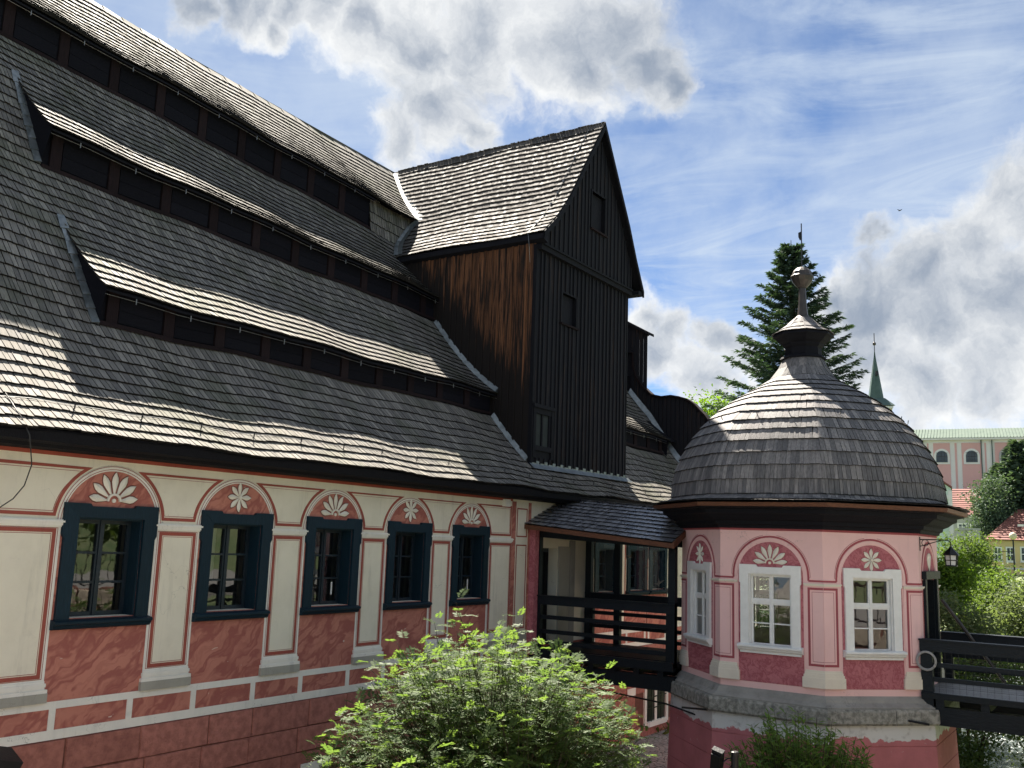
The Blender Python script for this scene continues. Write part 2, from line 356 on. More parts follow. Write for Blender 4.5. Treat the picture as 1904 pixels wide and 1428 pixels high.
# ------------------------------------------------------------------ helpers
class MB:
    def __init__(s): s.v = []; s.f = []
    def add(s, vs, fs):
        o = len(s.v); s.v.extend(tuple(float(c) for c in p) for p in vs); s.f.extend(tuple(i+o for i in f) for f in fs); return s
    def hexa(s, p):       # 8 corners: 0-3 loop, 4-7 loop above
        return s.add(p, [(3, 2, 1, 0), (4, 5, 6, 7), (0, 1, 5, 4), (1, 2, 6, 5), (2, 3, 7, 6), (3, 0, 4, 7)])
    def box(s, x0, x1, y0, y1, z0, z1):
        return s.hexa([(x0, y0, z0), (x1, y0, z0), (x1, y1, z0), (x0, y1, z0), (x0, y0, z1), (x1, y0, z1), (x1, y1, z1), (x0, y1, z1)])
    def bar(s, a, b, w, h, up=(0, 0, 1)):      # square bar from a to b
        a = Vector(a); b = Vector(b); d = (b-a).normalized(); sd = d.cross(Vector(up))
        if sd.length < 1e-4: sd = d.cross(Vector((1, 0, 0)))
        sd = sd.normalized()*w/2; u = sd.cross(d).normalized()*h/2
        return s.hexa([a-sd-u, a+sd-u, b+sd-u, b-sd-u, a-sd+u, a+sd+u, b+sd+u, b-sd+u])
    def prism(s, loop, ext):
        n = len(loop); e = Vector(ext)
        l = [Vector(p) for p in loop]
        return s.add(l+[p+e for p in l], [tuple(range(n-1, -1, -1)), tuple(range(n, 2*n))]+[(i, (i+1) % n, n+(i+1) % n, n+i) for i in range(n)])
    def tube(s, path, r, n=6, closed=False):
        P = [Vector(p) for p in path]; k = len(P); vs = []; ref = None
        for i, p in enumerate(P):
            a = P[i-1] if (i > 0 or closed) else p; b = P[(i+1) % k] if (i < k-1 or closed) else p
            t = (b-a).normalized()
            if ref is None: ref = t.cross(Vector((0, 0, 1)) if abs(t.z) < .9 else Vector((1, 0, 0))).normalized()
            ref = (ref-t*ref.dot(t)).normalized(); q = t.cross(ref)
            rr = r[i] if isinstance(r, (list, tuple)) else r
            vs += [p+(ref*math.cos(2*math.pi*j/n)+q*math.sin(2*math.pi*j/n))*rr for j in range(n)]
        fs = []
        for i in range(k if closed else k-1):
            i2 = (i+1) % k
            fs += [(i*n+j, i*n+(j+1) % n, i2*n+(j+1) % n, i2*n+j) for j in range(n)]
        if not closed: fs += [tuple(range(n-1, -1, -1)), tuple(range((k-1)*n, k*n))]
        return s.add(vs, fs)
    def lathe(s, prof, n, c, rot=0.0, cap=True):     # prof: (radius, z)
        vs = [(c[0]+r*math.cos(rot+2*math.pi*j/n), c[1]+r*math.sin(rot+2*math.pi*j/n), z) for r, z in prof for j in range(n)]
        m = len(prof)
        fs = [(i*n+j, i*n+(j+1) % n, (i+1)*n+(j+1) % n, (i+1)*n+j) for i in range(m-1) for j in range(n)]
        if cap: fs += [tuple(range(n-1, -1, -1)), tuple(range((m-1)*n, m*n))]
        return s.add(vs, fs)
    def mesh(s, name, smooth=False):
        me = bpy.data.meshes.new(name); me.from_pydata(s.v, [], s.f); me.update()
        if smooth: me.shade_smooth()
        return me

WM = {}
def setpar(o, p):
    if p is not None:
        o.parent = p; o.matrix_parent_inverse = WM[p.name].inverted()
def obj(name, mb, m, parent=None, smooth=False, mw=None, kind=None, label=None):
    me = mb.mesh(name, smooth) if isinstance(mb, MB) else mb
    if m and not me.materials: me.materials.append(MATS[m] if isinstance(m, str) else m)
    o = bpy.data.objects.new(name, me); C.objects.link(o)
    setpar(o, parent)
    WM[o.name] = mw.copy() if mw is not None else Matrix()
    if mw is not None: o.matrix_basis = mw
    if kind: o['kind'] = kind
    if label: o['label'] = label
    return o
def thing(name, label, cat, loc, group=None):
    o = bpy.data.objects.new(name, None); C.objects.link(o); o.location = loc; o.empty_display_size = .3
    WM[o.name] = Matrix.Translation(Vector(loc))
    return tag(o, label, cat, group)
def tag(o, label, cat, group=None):
    o['label'] = label; o['category'] = cat
    if group: o['group'] = group
    return o
def fast(name, V, F, m, parent=None, kind='stuff'):
    """big mesh from arrays; F is (n,k) with one k"""
    me = bpy.data.meshes.new(name); V = np.asarray(V, np.float32); F = np.asarray(F, np.int32)
    k = F.shape[1]
    me.vertices.add(len(V)); me.vertices.foreach_set('co', V.ravel())
    me.loops.add(F.size); me.loops.foreach_set('vertex_index', F.ravel())
    me.polygons.add(len(F)); me.polygons.foreach_set('loop_start', np.arange(0, F.size, k, dtype=np.int32))
    me.polygons.foreach_set('loop_total', np.full(len(F), k, np.int32))
    me.update(calc_edges=True); me.validate(); me.shade_flat()
    me.materials.append(MATS[m])
    o = bpy.data.objects.new(name, me); C.objects.link(o); setpar(o, parent); WM[o.name] = Matrix()
    if kind: o['kind'] = kind
    return o

# frames: F(u, z, d) on a wall, u along it, d outwards
def wall_frame(P, t, nrm):
    P = Vector(P); t = Vector(t); nrm = Vector(nrm)
    def F(u, z, d=0.0): q = P+t*u+nrm*d; return Vector((q.x, q.y, q.z+z))
    F.M = Matrix(((t.x, 0, nrm.x, P.x), (t.y, 0, nrm.y, P.y), (t.z, 1, nrm.z, P.z), (0, 0, 0, 1)))
    return F
def fbox(mb, F, u0, u1, z0, z1, d0, d1):
    return mb.hexa([F(u0, z0, d0), F(u1, z0, d0), F(u1, z1, d0), F(u0, z1, d0), F(u0, z0, d1), F(u1, z0, d1), F(u1, z1, d1), F(u0, z1, d1)])
def fprism(mb, F, pts, d0, d1):
    n = len(pts)
    return mb.add([F(u, z, d0) for u, z in pts]+[F(u, z, d1) for u, z in pts], [tuple(range(n-1, -1, -1)), tuple(range(n, 2*n))]+[(i, (i+1) % n, n+(i+1) % n, n+i) for i in range(n)])
def fribbon(mb, F, path, w, d0, d1, closed=False):
    n = len(path); L = []; Rr = []
    for i, (u, z) in enumerate(path):
        a = path[i-1] if (i > 0 or closed) else None; b = path[(i+1) % n] if (i < n-1 or closed) else None
        def nm(p, q): dx, dy = q[0]-p[0], q[1]-p[1]; l = math.hypot(dx, dy) or 1; return (-dy/l, dx/l)
        n1 = nm(a, (u, z)) if a else None; n2 = nm((u, z), b) if b else None
        n1 = n1 or n2; n2 = n2 or n1
        mx, my = n1[0]+n2[0], n1[1]+n2[1]; l = math.hypot(mx, my) or 1; mx /= l; my /= l
        k = w/2/max(.35, mx*n1[0]+my*n1[1])
        L.append((u+mx*k, z+my*k)); Rr.append((u-mx*k, z-my*k))
    o = []
    for (p, q) in zip(L, Rr): o += [F(*p, d0), F(*q, d0), F(*p, d1), F(*q, d1)]
    fs = []
    for i in range(n if closed else n-1):
        a = i*4; b = ((i+1) % n)*4
        fs += [(a+2, a+3, b+3, b+2), (a, a+2, b+2, b), (a+1, b+1, b+3, a+3)]
    if not closed: fs += [(0, 1, 3, 2), ((n-1)*4, (n-1)*4+2, (n-1)*4+3, (n-1)*4+1)]
    return mb.add(o, fs)
def arc(c, z, r, a0, a1, n): return [(c+r*math.cos(R(a0+(a1-a0)*i/n)), z+r*math.sin(R(a0+(a1-a0)*i/n))) for i in range(n+1)]

# shingles: every piece is one 4x4 matrix on this template (x width, y up the slope, z thickness)
T_V = np.array([(0, 0, 0), (1, 0, 0), (1, 1, 0), (0, 1, 0), (0, 0, 1), (1, 0, .80), (1, 1, .1), (0, 1, .12)], float)
T_F = [(3, 2, 1, 0), (4, 5, 6, 7), (0, 1, 5, 4), (1, 2, 6, 5), (2, 3, 7, 6), (3, 0, 4, 7)]
def shingle_matrix(o, ux, uy, th):
    nz = ux.cross(uy).normalized()*th
    return Matrix(((ux.x, uy.x, nz.x, o.x), (ux.y, uy.y, nz.y, o.y), (ux.z, uy.z, nz.z, o.z), (0, 0, 0, 1)))
def lay_course(out, fn, t, L, s0, s1, w, th=.032, lift=.022, jit=.012, wj=.4):
    """fn(s, t) -> surface point; lay one course whose butts lie at t from s0 to s1"""
    s = s0
    while s < s1-.01:
        ww = min(w*random.uniform(1-wj, 1+wj), s1-s)
        p = fn(s, t); q = fn(s+ww, t); a = fn(s+ww/2, t+L)
        ux = q-p; m = (p+q)/2
        uy = a-m; nr = ux.cross(uy).normalized()
        sh = random.uniform(-jit, jit)
        lf = lift*random.uniform(.96, 1.05)
        o = p+nr*lf+uy.normalized()*sh
        uy2 = uy-nr*(lf*.92)+ux*random.uniform(-.02, .02)
        out.append(shingle_matrix(o, ux*.935, uy2, th*random.uniform(.9, 1.1)))
        s += ww
def finish_shingles(parent, mats, mname, n_parts=300, name='shingle', rest='shingle_field'):
    me = bpy.data.meshes.new(name); me.from_pydata([tuple(v) for v in T_V], [], T_F); me.update(); me.materials.append(MATS[mname]); me.materials.append(MATS['shingle_edge'])
    for i_ in (2, 3, 5): me.polygons[i_].material_index = 1
    A = np.array([np.array(m) for m in mats])
    cen = A[:, :3, 3]+.5*A[:, :3, 0]+.3*A[:, :3, 1]
    z = cen@fwd; x = W0/2+FPX*(cen@c_r)/z; y = H0/2-FPX*(cen@c_u)/z
    nz = np.cross(A[:, :3, 0], A[:, :3, 1]); area = np.abs(np.einsum('ij,ij->i', nz, cen))/np.linalg.norm(cen, axis=1)**3
    area[(x < 5) | (x > W0-5) | (y < 5) | (y > H0-5) | (z < 1)] = 0
    vis = -np.einsum('ij,ij->i', nz, cen)
    area[vis < 0] = 0
    order = np.argsort(-area)
    pick = set(order[:n_parts].tolist())
    for i in order[:n_parts]:
        obj(name, me, None, parent, mw=mats[int(i)])
    keep = [i for i in range(len(mats)) if i not in pick]
    K = A[keep]
    V = np.einsum('nij,vj->nvi', K[:, :3, :3], T_V)+K[:, None, :3, 3]
    F = (np.array(T_F)[None]+(np.arange(len(keep))*8)[:, None, None]).reshape(-1, 4)
    o = fast(rest, V.reshape(-1, 3), F, mname, parent); o.data.materials.append(MATS['shingle_edge'])
    o.data.polygons.foreach_set('material_index', np.tile(np.array([0, 0, 1, 1, 0, 1], np.int32), len(keep)))

# ================================================================== the setting
def sm(a, b, x): t = np.clip((x-a)/(b-a), 0, 1); return t*t*(3-2*t)
def river_y(x): return 2.0+.13*np.maximum(0, x-20)
def terrain(x, y):
    h = np.full_like(x, -5.2)
    h = h+sm(55, 112, x)*3.6+sm(108, 150, x)*10.5+sm(150, 320, x)*22
    h = h+sm(30, 120, np.abs(y-6))*6*sm(30, 80, x)
    d = np.abs(y-river_y(x)); ch = 1-sm(1.3, 2.3, d)
    h = np.where(x < 75, h*(1-ch)+ch*(-7.6), h)
    h = h+.12*np.sin(x*.9)*np.cos(y*1.1)*sm(30, 40, x)
    return h
gx = np.unique(np.concatenate([np.arange(-200, -20, 20), np.arange(-20, 70, .8), np.arange(70, 170, 4), np.arange(170, 900, 30)]))
gy = np.unique(np.concatenate([np.arange(-400, -20, 25), np.arange(-20, 30, .5), np.arange(30, 120, 5), np.arange(120, 600, 40)]))
GX, GY = np.meshgrid(gx, gy, indexing='ij'); GZ = terrain(GX, GY)
nx, ny = len(gx), len(gy)
ii, jj = np.meshgrid(np.arange(nx-1), np.arange(ny-1), indexing='ij')
gF = np.stack([ii*ny+jj, (ii+1)*ny+jj, (ii+1)*ny+jj+1, ii*ny+jj+1], -1).reshape(-1, 4)
fast('ground', np.stack([GX, GY, GZ], -1).reshape(-1, 3), gF, 'ground', kind='structure')
mb = MB(); xs = np.arange(-20, 76, 4.0)
for a, b in zip(xs[:-1], xs[1:]):
    ya, yb = float(river_y(a)), float(river_y(b))
    mb.add([(a, ya-2.0, -6.7), (b, yb-2.0, -6.7), (b, yb+2.0, -6.7), (a, ya+2.0, -6.7)], [(0, 1, 2, 3)])
obj('river', mb, 'water', kind='structure')
mb = MB().box(-25, 60, -9, .1, -1.95, -1.65)
obj('street', mb, 'asphalt', kind='structure')

# street retaining wall, its railing and the bank behind the photographer (all seen as reflections in the panes)
rw = thing('retaining_wall', 'rough stone retaining wall below the street, mirrored in the window panes', 'wall', (8, .3, -7.4))
obj('core', MB().box(-25, 18.9, .08, .42, -7.6, -1.62), 'mortar', rw)
V = []; F = []
z = -7.4; k = 0
while z < -1.7:
    h = min(random.uniform(.34, .55), -1.62-z); x = -6.0
    while x < 18.8:
        w = min(random.uniform(.45, .95), 18.9-x); g = .022; dd = random.uniform(.03, .10)
        b = [(x+g, z+g), (x+w-g, z+g), (x+w-g, z+h-g), (x+g, z+h-g)]
        jx = [random.uniform(-.03, .03) for _ in range(8)]
        V += [(b[i][0]+jx[i], .40, b[i][1]+jx[7-i]) for i in range(4)]+[(b[i][0]*.86+(x+w/2)*.14+jx[i], .42+dd, b[i][1]*.86+(z+h/2)*.14) for i in range(4)]
        F += [[q+k*8 for q in f] for f in ((4, 5, 6, 7), (0, 1, 5, 4), (1, 2, 6, 5), (2, 3, 7, 6), (3, 0, 4, 7), (3, 2, 1, 0))]
        k += 1; x += w
    z += h
fast('stones', V, F, 'stone_wall', rw)
rl = thing('street_railing', 'dark iron street railing on the stone wall, mirrored in the panes', 'railing', (8, .2, -1.65))
obj('top_rail', MB().box(-10, 18.9, .18, .23, -.70, -.65), 'iron', rl)
obj('bottom_rail', MB().box(-10, 18.9, .18, .23, -1.5, -1.46), 'iron', rl)
me = MB().box(-.01, .01, -.01, .01, -1.5, -.66).mesh('baluster')
for i in range(120):
    obj('baluster', me, 'iron', rl, mw=Matrix.Translation((-9.9+i*.24, .205, 0)))

# ================================================================== mill building
FY = 12.0
FM = wall_frame((0, FY, 0), (1, 0, 0), (0, -1, 0))
mill = thing('mill_building', 'long timber roofed mill with cream and red painted walls', 'building', (16, 12, -5.2))
XL, XR = 3.5, 30.4
WINS = [(8.135, 1.40), (10.365, 1.37), (12.55, 1.32), (14.66, 1.28), (16.71, 1.27)]
FAR = [(22.9, 1.26), (24.77, 1.24), (26.17, 1.18)]
DOOR = (19.98, .8)
# wall with openings
mb = MB(); holes = [(c-.505*w/1.4, c+.505*w/1.4, -1.19, .14) for c, w in WINS+FAR]+[(DOOR[0]-.4, DOOR[0]+.4, -2.38, -.1)]
holes.sort(); x = XL
for a, b, z0, z1 in holes:
    fbox(mb, FM, x, a, -2.72, 1.25, -.45, 0)
    fbox(mb, FM, a, b, -2.72, z0, -.45, 0); fbox(mb, FM, a, b, z1, 1.25, -.45, 0)
    x = b
fbox(mb, FM, x, XR, -2.72, 1.25, -.45, 0)
wall = obj('wall', mb, 'cream', mill)
obj('interior', MB().box(XL, XR, 15.6, 15.7, -5.2, 1.2).box(XL, XR, 12.46, 15.6, -2.52, -2.42).box(XL, XR, 12.46, 15.6, 1.0, 1.1).box(XL-.1, XL, 12, 19.5, -5.2, 1.2), 'room_wall', mill)
for X in (9.25, 13.6, 18.4): obj('inner_wall', MB().box(X, X+.12, 12.46, 15.6, -2.42, 1.0), 'room_wall', mill)
obj('back_wall', MB().box(XL, XR, 27.0, 27.4, -5.2, 1.3), 'cream', mill)

def petal_mesh(name, L, w):
    mb = MB(); pr = [(0, .25), (.25, .62), (.55, 1.0), (.75, .86), (.9, .45), (1.0, 0.03)]
    vs = []; fs = []
    for t, k in pr: vs += [(-w*k/2, L*t, 0), (-w*k/2*.8, L*t, .008), (0, L*t, .022), (w*k/2*.8, L*t, .008), (w*k/2, L*t, 0)]
    for i in range(len(pr)-1):
        for j in range(4): fs.append((i*5+j, i*5+j+1, i*5+j+6, i*5+j+5))
    return mb.add(vs, fs).mesh(name)
PET_FAN = petal_mesh('petal', .30, .105); PET_FULL = petal_mesh('petal', .20, .082)
OUT_FAN = petal_mesh('petal_outline', .325, .14); OUT_FULL = petal_mesh('petal_outline', .222, .112)
for me_ in (OUT_FAN, OUT_FULL):
    for v_ in me_.vertices: v_.co.z *= .15
def flower(F, u, z, parent, fan, s=1.0, mname='petal', core='line_red', d=.012):
    c = MB()
    if fan:
        fribbon(c, F, arc(u, z, .10*s, 0, 180, 10), .03*s, d, d+.028)
        fprism(c, F, arc(u, z+.01, .03*s, 0, 360, 9)[:-1], d, d+.02)
    else: fprism(c, F, arc(u, z, .028*s, 0, 360, 9)[:-1], d, d+.034)
    ro = obj('flower_ornament', c, mname, parent)
    angs = [90+(k-3)*27.5 for k in range(7)] if fan else [90+45*k for k in range(8)]
    for a in angs:
        sc = s*(1.0 if fan else 1.0)
        r0 = (.115 if fan else .03)*sc
        M = F.M @ Matrix.Translation((u+r0*math.cos(R(a)), z+r0*math.sin(R(a)), d)) @ Matrix.Rotation(R(a-90), 4, 'Z') @ Matrix.Diagonal((sc, sc*(.92 if fan and abs(a-90) > 70 else 1), 1, 1))
        obj('petal', PET_FAN if fan else PET_FULL, mname, ro, mw=M)
        obj('petal_outline', OUT_FAN if fan else OUT_FULL, 'petal_dark', ro, mw=M @ Matrix.Translation((0, -.008, -.003)))
    return ro

# small mouldings and painted work, bay by bay
def mill_bay(c, w, fan):
    hw = .735*w/1.4
    pts = [(c-hw, -2.24), (c+hw, -2.24), (c+hw, .06)]+arc(c, .06, hw, 0, 180, 20)[1:]
    mb = MB(); 
    # red ground around the casing: two jambs, panel below, arch above
    iw = .505*w/1.4
    fbox(mb, FM, c-hw, c-iw, -1.19, .06, .0, .006); fbox(mb, FM, c+iw, c+hw, -1.19, .06, .0, .006)
    fbox(mb, FM, c-hw, c+hw, -2.24, -1.19, .0, .006)
    a = arc(c, .06, hw, 0, 180, 20)
    up = [(u, z) for u, z in a]; 
    fprism(mb, FM, [(c+iw, .06), ]+up[:1]+up+[(c-iw, .06), (c-iw, .14), (c+iw, .14)], .0, .006)
    obj('painted_bay', mb, 'marble_red', mill)
    mb = MB(); fribbon(mb, FM, [(c-hw-.035, -.0)]+arc(c, .06, hw+.035, 180, 0, 28)+[(c+hw+.035, -.0)], .07, .0, .016)
    ar = obj('arch_moulding', mb, 'white_plaster', mill)
    mb = MB()
    for rr in (.022, .062): fribbon(mb, FM, arc(c, .06, hw+rr, 180, 0, 28), .008, .016, .0185)
    obj('arch_line', mb, 'line_red', ar)
    flower(FM, c, .375 if fan else .56, mill, fan, .97*w/1.4 if fan else 1.0)
    window(FM, c, w, mill)

def window(F, c, w, parent, z1=.33, z0=-1.22, far=False):
    k = w/1.4; hw = .70*k; iw = .505*k
    mb = MB()
    # casing with ears at the head
    ear = .03
    fprism(mb, F, [(c-hw-ear, z1), (c-hw-ear, z1-.42), (c-hw, z1-.47), (c-hw, z0), (c-iw, z0), (c-iw, z1-.19)], .006, .055)
    fprism(mb, F, [(c+hw+ear, z1), (c+iw, z1-.19), (c+iw, z0), (c+hw, z0), (c+hw, z1-.47), (c+hw+ear, z1-.42)], .006, .055)
    fprism(mb, F, [(c-hw-ear, z1), (c-iw, z1-.19), (c+iw, z1-.19), (c+hw+ear, z1), (c+.36*k, z1), (c+.33*k, z1-.035), (c-.33*k, z1-.035), (c-.36*k, z1)], .006, .057)
    fbox(mb, F, c-iw-.002, c-iw+.03, z0, z1-.19, -.30, .004); fbox(mb, F, c+iw-.03, c+iw+.002, z0, z1-.19, -.30, .004); fbox(mb, F, c-iw+.03, c+iw-.03, z1-.215, z1-.185, -.30, .004)
    win = obj('window', mb, 'casing', parent)
    mb = MB(); fprism_sill(mb, F, c-hw-.04, c+hw+.04, z0)
    obj('sill', mb, 'casing', win)
    # two sashes, three panes each
    a, b = c-iw+.03, c+iw-.03; zt, zb = z1-.215, z0+.02; d0, d1 = -.26, -.205
    mb = MB(); st = .052
    mid = (a+b)/2
    for (p, q) in ((a, mid), (mid, b)):
        fbox(mb, F, p, p+st, zb, zt, d0, d1); fbox(mb, F, q-st, q, zb, zt, d0, d1)
        fbox(mb, F, p+st, q-st, zb, zb+st*1.3, d0, d1); fbox(mb, F, p+st, q-st, zt-st, zt, d0, d1)
        H = zt-st-(zb+st*1.3)
        for j in (1, 2): zz = zb+st*1.3+H*j/3; fbox(mb, F, p+st, q-st, zz-.015, zz+.015, d0+.008, d1-.004)
    fbox(mb, F, mid-.022, mid+.022, zb, zt, d1, d1+.018)
    sash = obj('sash', mb, 'sash_dark', win)
    for (p, q) in ((a, mid), (mid, b)):
        for j in range(3):
            z_a = zb+st*1.3+H*j/3+.015*(j > 0); z_b = zb+st*1.3+H*(j+1)/3-.015*(j < 2)
            tl = random.uniform(-.004, .004)
            m2 = MB(); m2.add([F(p+st, z_a, d0+.02+tl), F(q-st, z_a, d0+.02-tl), F(q-st, z_b, d0+.02-tl), F(p+st, z_b, d0+.02+tl)], [(0, 1, 2, 3)])
            obj('pane', m2, 'glass', win)
    return win
def fprism_sill(mb, F, u0, u1, z0):
    prof = [(-.0, .11), (-.012, .125), (-.04, .125), (-.055, .095), (-.085, .085), (-.11, .06), (-.11, -.0), (0.02, -.0)]
    vs = []; n = len(prof)
    for u in (u0, u1): vs += [F(u, z0+dz, dd) for dz, dd in prof]
    mb.add(vs, [tuple(range(n-1, -1, -1)), tuple(range(n, 2*n))]+[(i, (i+1) % n, n+(i+1) % n, n+i) for i in range(n)])

for i, (c, w) in enumerate(WINS): mill_bay(c, w, i % 2 == 0)
for c, w in FAR:
    mb = MB(); hw = .66*w/1.26; fbox(mb, FM, c-hw, c+hw, -2.24, -1.19, 0, .006)
    obj('painted_bay', mb, 'marble_red', mill); window(FM, c, w, mill, z1=.12)
    mb = MB()
    for sx in (-1, 1): fbox(mb, FM, c+sx*(hw+.05)-.025, c+sx*(hw+.05)+.025, -2.24, .9, .0, .008)
    obj('border_line', mb, 'line_red', mill)
# curtain inside the second window, paper and handle details
obj('curtain', MB().add([(9.86+.07*i, 12.42+.03*(i % 2), z) for z in (-.75, .14) for i in range(8)], [(i, i+1, i+9, i+8) for i in range(7)]), 'curtain', mill)
for c, w in (WINS[2], WINS[4]):
    mb = MB(); fbox(mb, FM, c+.24*w/1.4, c+.265*w/1.4, -1.02, -.80, -.2, -.185); obj('handle', mb, 'white_paint', mill)

# pilasters between the bays: shaft panel, spandrel panel, impost, base
edges = [(3.5, 5.0-.76)]+[]
cs = [(5.0, 1.4)]+WINS
pil = []
for i in range(len(cs)-1):
    pil.append((cs[i][0]+.735*cs[i][1]/1.4+.07, cs[i+1][0]-.735*cs[i+1][1]/1.4-.07, cs[i], cs[i+1]))
pil.append((WINS[-1][0]+.735*1.27/1.4+.07, 18.28, WINS[-1], None))
pil[0] = (6.10, pil[0][1], None, pil[0][3])
for u0, u1, cl, cr in pil:
    e0, e1 = u0-.07, u1+.07
    if cr is None: e1 = 18.30
    mb = MB(); fbox(mb, FM, e0+.0, e1-.0, -1.97, .0, .0, .012); sh = obj('pilaster', mb, 'white_plaster', mill)
    mb = MB(); fbox(mb, FM, u0+.045, u1-.045, -1.885, -.065, .012, .0155); obj('pilaster_panel', mb, 'cream', sh)
    mb = MB(); fribbon(mb, FM, [(u0+.02, -1.91), (u1-.02, -1.91), (u1-.02, -.045), (u0+.02, -.045)], .052, .012, .0185, True)
    bl = obj('border_line', mb, 'line_red', sh)
    mb = MB(); fribbon(mb, FM, [(u0-.028, -1.945), (u1+.028, -1.945), (u1+.028, -.012), (u0-.028, -.012)], .007, .012, .0145, True)
    fribbon(mb, FM, [(u0+.062, -1.868), (u1-.062, -1.868), (u1-.062, -.088), (u0+.062, -.088)], .007, .0155, .018, True)
    obj('fine_line', mb, 'line_red', sh)
    # impost
    mb = MB()
    for za, zb, d, x in ((.0, .022, .03, .0), (.022, .060, .045, .012), (.060, .085, .06, .024), (.085, .10, .042, .01)): fbox(mb, FM, e0-x, e1+x, za, zb, .0, d)
    obj('impost', mb, 'white_plaster', sh)
    # base
    mb = MB()
    for za, zb, d, x in ((-2.0, -1.97, .026, .0), (-2.045, -2.0, .04, .015), (-2.075, -2.045, .03, .008), (-2.12, -2.075, .055, .035)): fbox(mb, FM, e0-x, e1+x, za, zb, .0, d)
    obj('base_moulding', mb, 'white_plaster', sh)
    mb = MB(); fbox(mb, FM, e0-.04, e1+.04, -2.24, -2.12, .0, .06); obj('base_block', mb, 'grey_plaster', sh)
    # spandrel outline
    zb, zt, off = .165, .80, .115
    def side(cc, sgn):
        c, w = cc; r = .735*w/1.4+off; a0 = math.degrees(math.asin((zb-.06)/r)); a1 = math.degrees(math.asin(min(.985, (zt-.06)/r)))
        return [(c+sgn*r*math.cos(R(a0+(a1-a0)*i/10)), .06+r*math.sin(R(a0+(a1-a0)*i/10))) for i in range(11)]
    left = side(cl, 1) if cl else [(u0+.02, zb), (u0+.02, zt)]
    right = side(cr, -1) if cr else [(u1-.02, zb), (u1-.02, zt)]
    loop = left[::-1]+right
    mb = MB(); fribbon(mb, FM, loop, .045, .0, .006, True); sp = obj('spandrel_border', mb, 'line_red', mill)
    inner = []
    mb = MB()
    cx_ = (loop[0][0]+loop[-1][0])/2
    lp2 = [((u-cx_)*.93+cx_, (z-.48)*.86+.48) for u, z in loop]
    fribbon(mb, FM, lp2, .007, .0, .005, True); obj('fine_line', mb, 'line_red', sp)
# frieze bands under the eave
mb = MB(); fbox(mb, FM, XL, 18.3, .935, 1.25, .0, .02); obj('frieze_band', mb, 'band_red', mill)
mb = MB(); fbox(mb, FM, 18.30, 18.47, -2.24, .935, .0, .008); fbox(mb, FM, 19.0, 19.12, -2.24, .935, .0, .008); obj('corner_strip', mb, 'marble_red', mill)
mb = MB(); fribbon(mb, FM, [(18.53, -1.9), (18.94, -1.9), (18.94, -.05), (18.53, -.05)], .03, .0, .006, True); fribbon(mb, FM, [(18.53, .15), (18.94, .15), (18.94, .78), (18.53, .78)], .03, .0, .006, True)
obj('border_line', mb, 'line_red', mill)
mb = MB(); fbox(mb, FM, 18.47, 19.0, -2.24, -2.0, 0, .05); obj('base_block', mb, 'grey_plaster', mill)
mb = MB(); fbox(mb, FM, 17.88, 18.08, .80, .96, .0, .10); obj('beam_end', mb, 'white_plaster', mill)
# dado: white grid with red panels
mb = MB()
vx = sorted([c-.575 for c, w in WINS+FAR]+[c+.575 for c, w in WINS+FAR]+[6.35, 18.35, 19.05, 28.0, 29.2])
fbox(mb, FM, XL, XR, -2.335, -2.24, 0, .02); fbox(mb, FM, XL, XR, -2.72, -2.60, 0, .02)
for x in vx: fbox(mb, FM, x-.045, x+.045, -2.60, -2.335, 0, .02)
obj('dado_grid', mb, 'white_plaster', mill)
bx = [XL]+vx+[XR]
for a, b in zip(bx[:-1], bx[1:]):
    mb = MB(); fbox(mb, FM, a+.045, b-.045, -2.60, -2.335, 0, .006); obj('dado_panel', mb, 'marble_red', mill)
# plinth of big rough blocks
BW = [(25.45, 26.8, -4.84, -3.7)]
mb = MB(); fbox(mb, FM, XL, XR, -5.6, -2.72, -.45, .0); pl = obj('plinth', mb, 'mortar', mill)
z = -2.725; row = 0
while z > -5.15:
    h = (.44, .40, .46, .42, .45, .40)[row % 6]; x = XL+(row % 2)*.5
    while x < XR-.05:
        w = min(random.uniform(.85, 1.25), XR-x)
        z0 = max(z-h, -5.4)
        if not any(x+w > a and x < b and z0 < t and z > s for a, b, s, t in BW):
            mb = MB(); g = .007
            j = [random.uniform(-.008, .008) for _ in range(8)]
            o1 = random.uniform(.016, .032)
            p = [(x+g+j[0], z0+g+j[1]), (x+w-g+j[2], z0+g+j[3]), (x+w-g+j[4], z-g), (x+g+j[6], z-g)]
            pin = [(q[0]*.975+(x+w/2)*.025, q[1]*.96+(z+z0)/2*.04) for q in p]
            mb.hexa([FM(u, zz, 0) for u, zz in p]+[FM(u, zz, o1) for u, zz in pin])
            obj('plinth_block', mb, 'plinth', pl)
        x += w
    z -= h; row += 1
# barred cellar window at the alley
cw = obj('cellar_window', fbox(fbox(fbox(fbox(MB(), FM, 25.33, 25.47, -4.95, -3.6, 0, .05), FM, 26.78, 26.92, -4.95, -3.6, 0, .05), FM, 25.47, 26.78, -4.98, -4.84, 0, .08), FM, 26.05, 26.18, -4.84, -3.6, 0, .03), 'white_plaster', mill)
mb = MB(); fbox(mb, FM, 25.47, 26.78, -4.84, -3.7, .001, .004); obj('opening', mb, 'iron', cw)
mb = MB()
for zz in (-4.5, -4.2, -3.95): fbox(mb, FM, 25.45, 26.8, zz, zz+.03, .03, .05)
for uu in (25.75, 26.4): fbox(mb, FM, uu, uu+.03, -4.84, -3.6, .04, .06)
obj('bars', mb, 'iron', cw)
mb = MB(); fbox(mb, FM, 24.25, 24.75, -4.02, -3.82, .03, .045); obj('bare_patch', mb, 'white_plaster', mill)
mb = MB(); fbox(mb, FM, 12.1, 12.75, -4.6, -3.76, .03, .06); obj('cellar_hatch_frame', mb, 'white_plaster', mill)
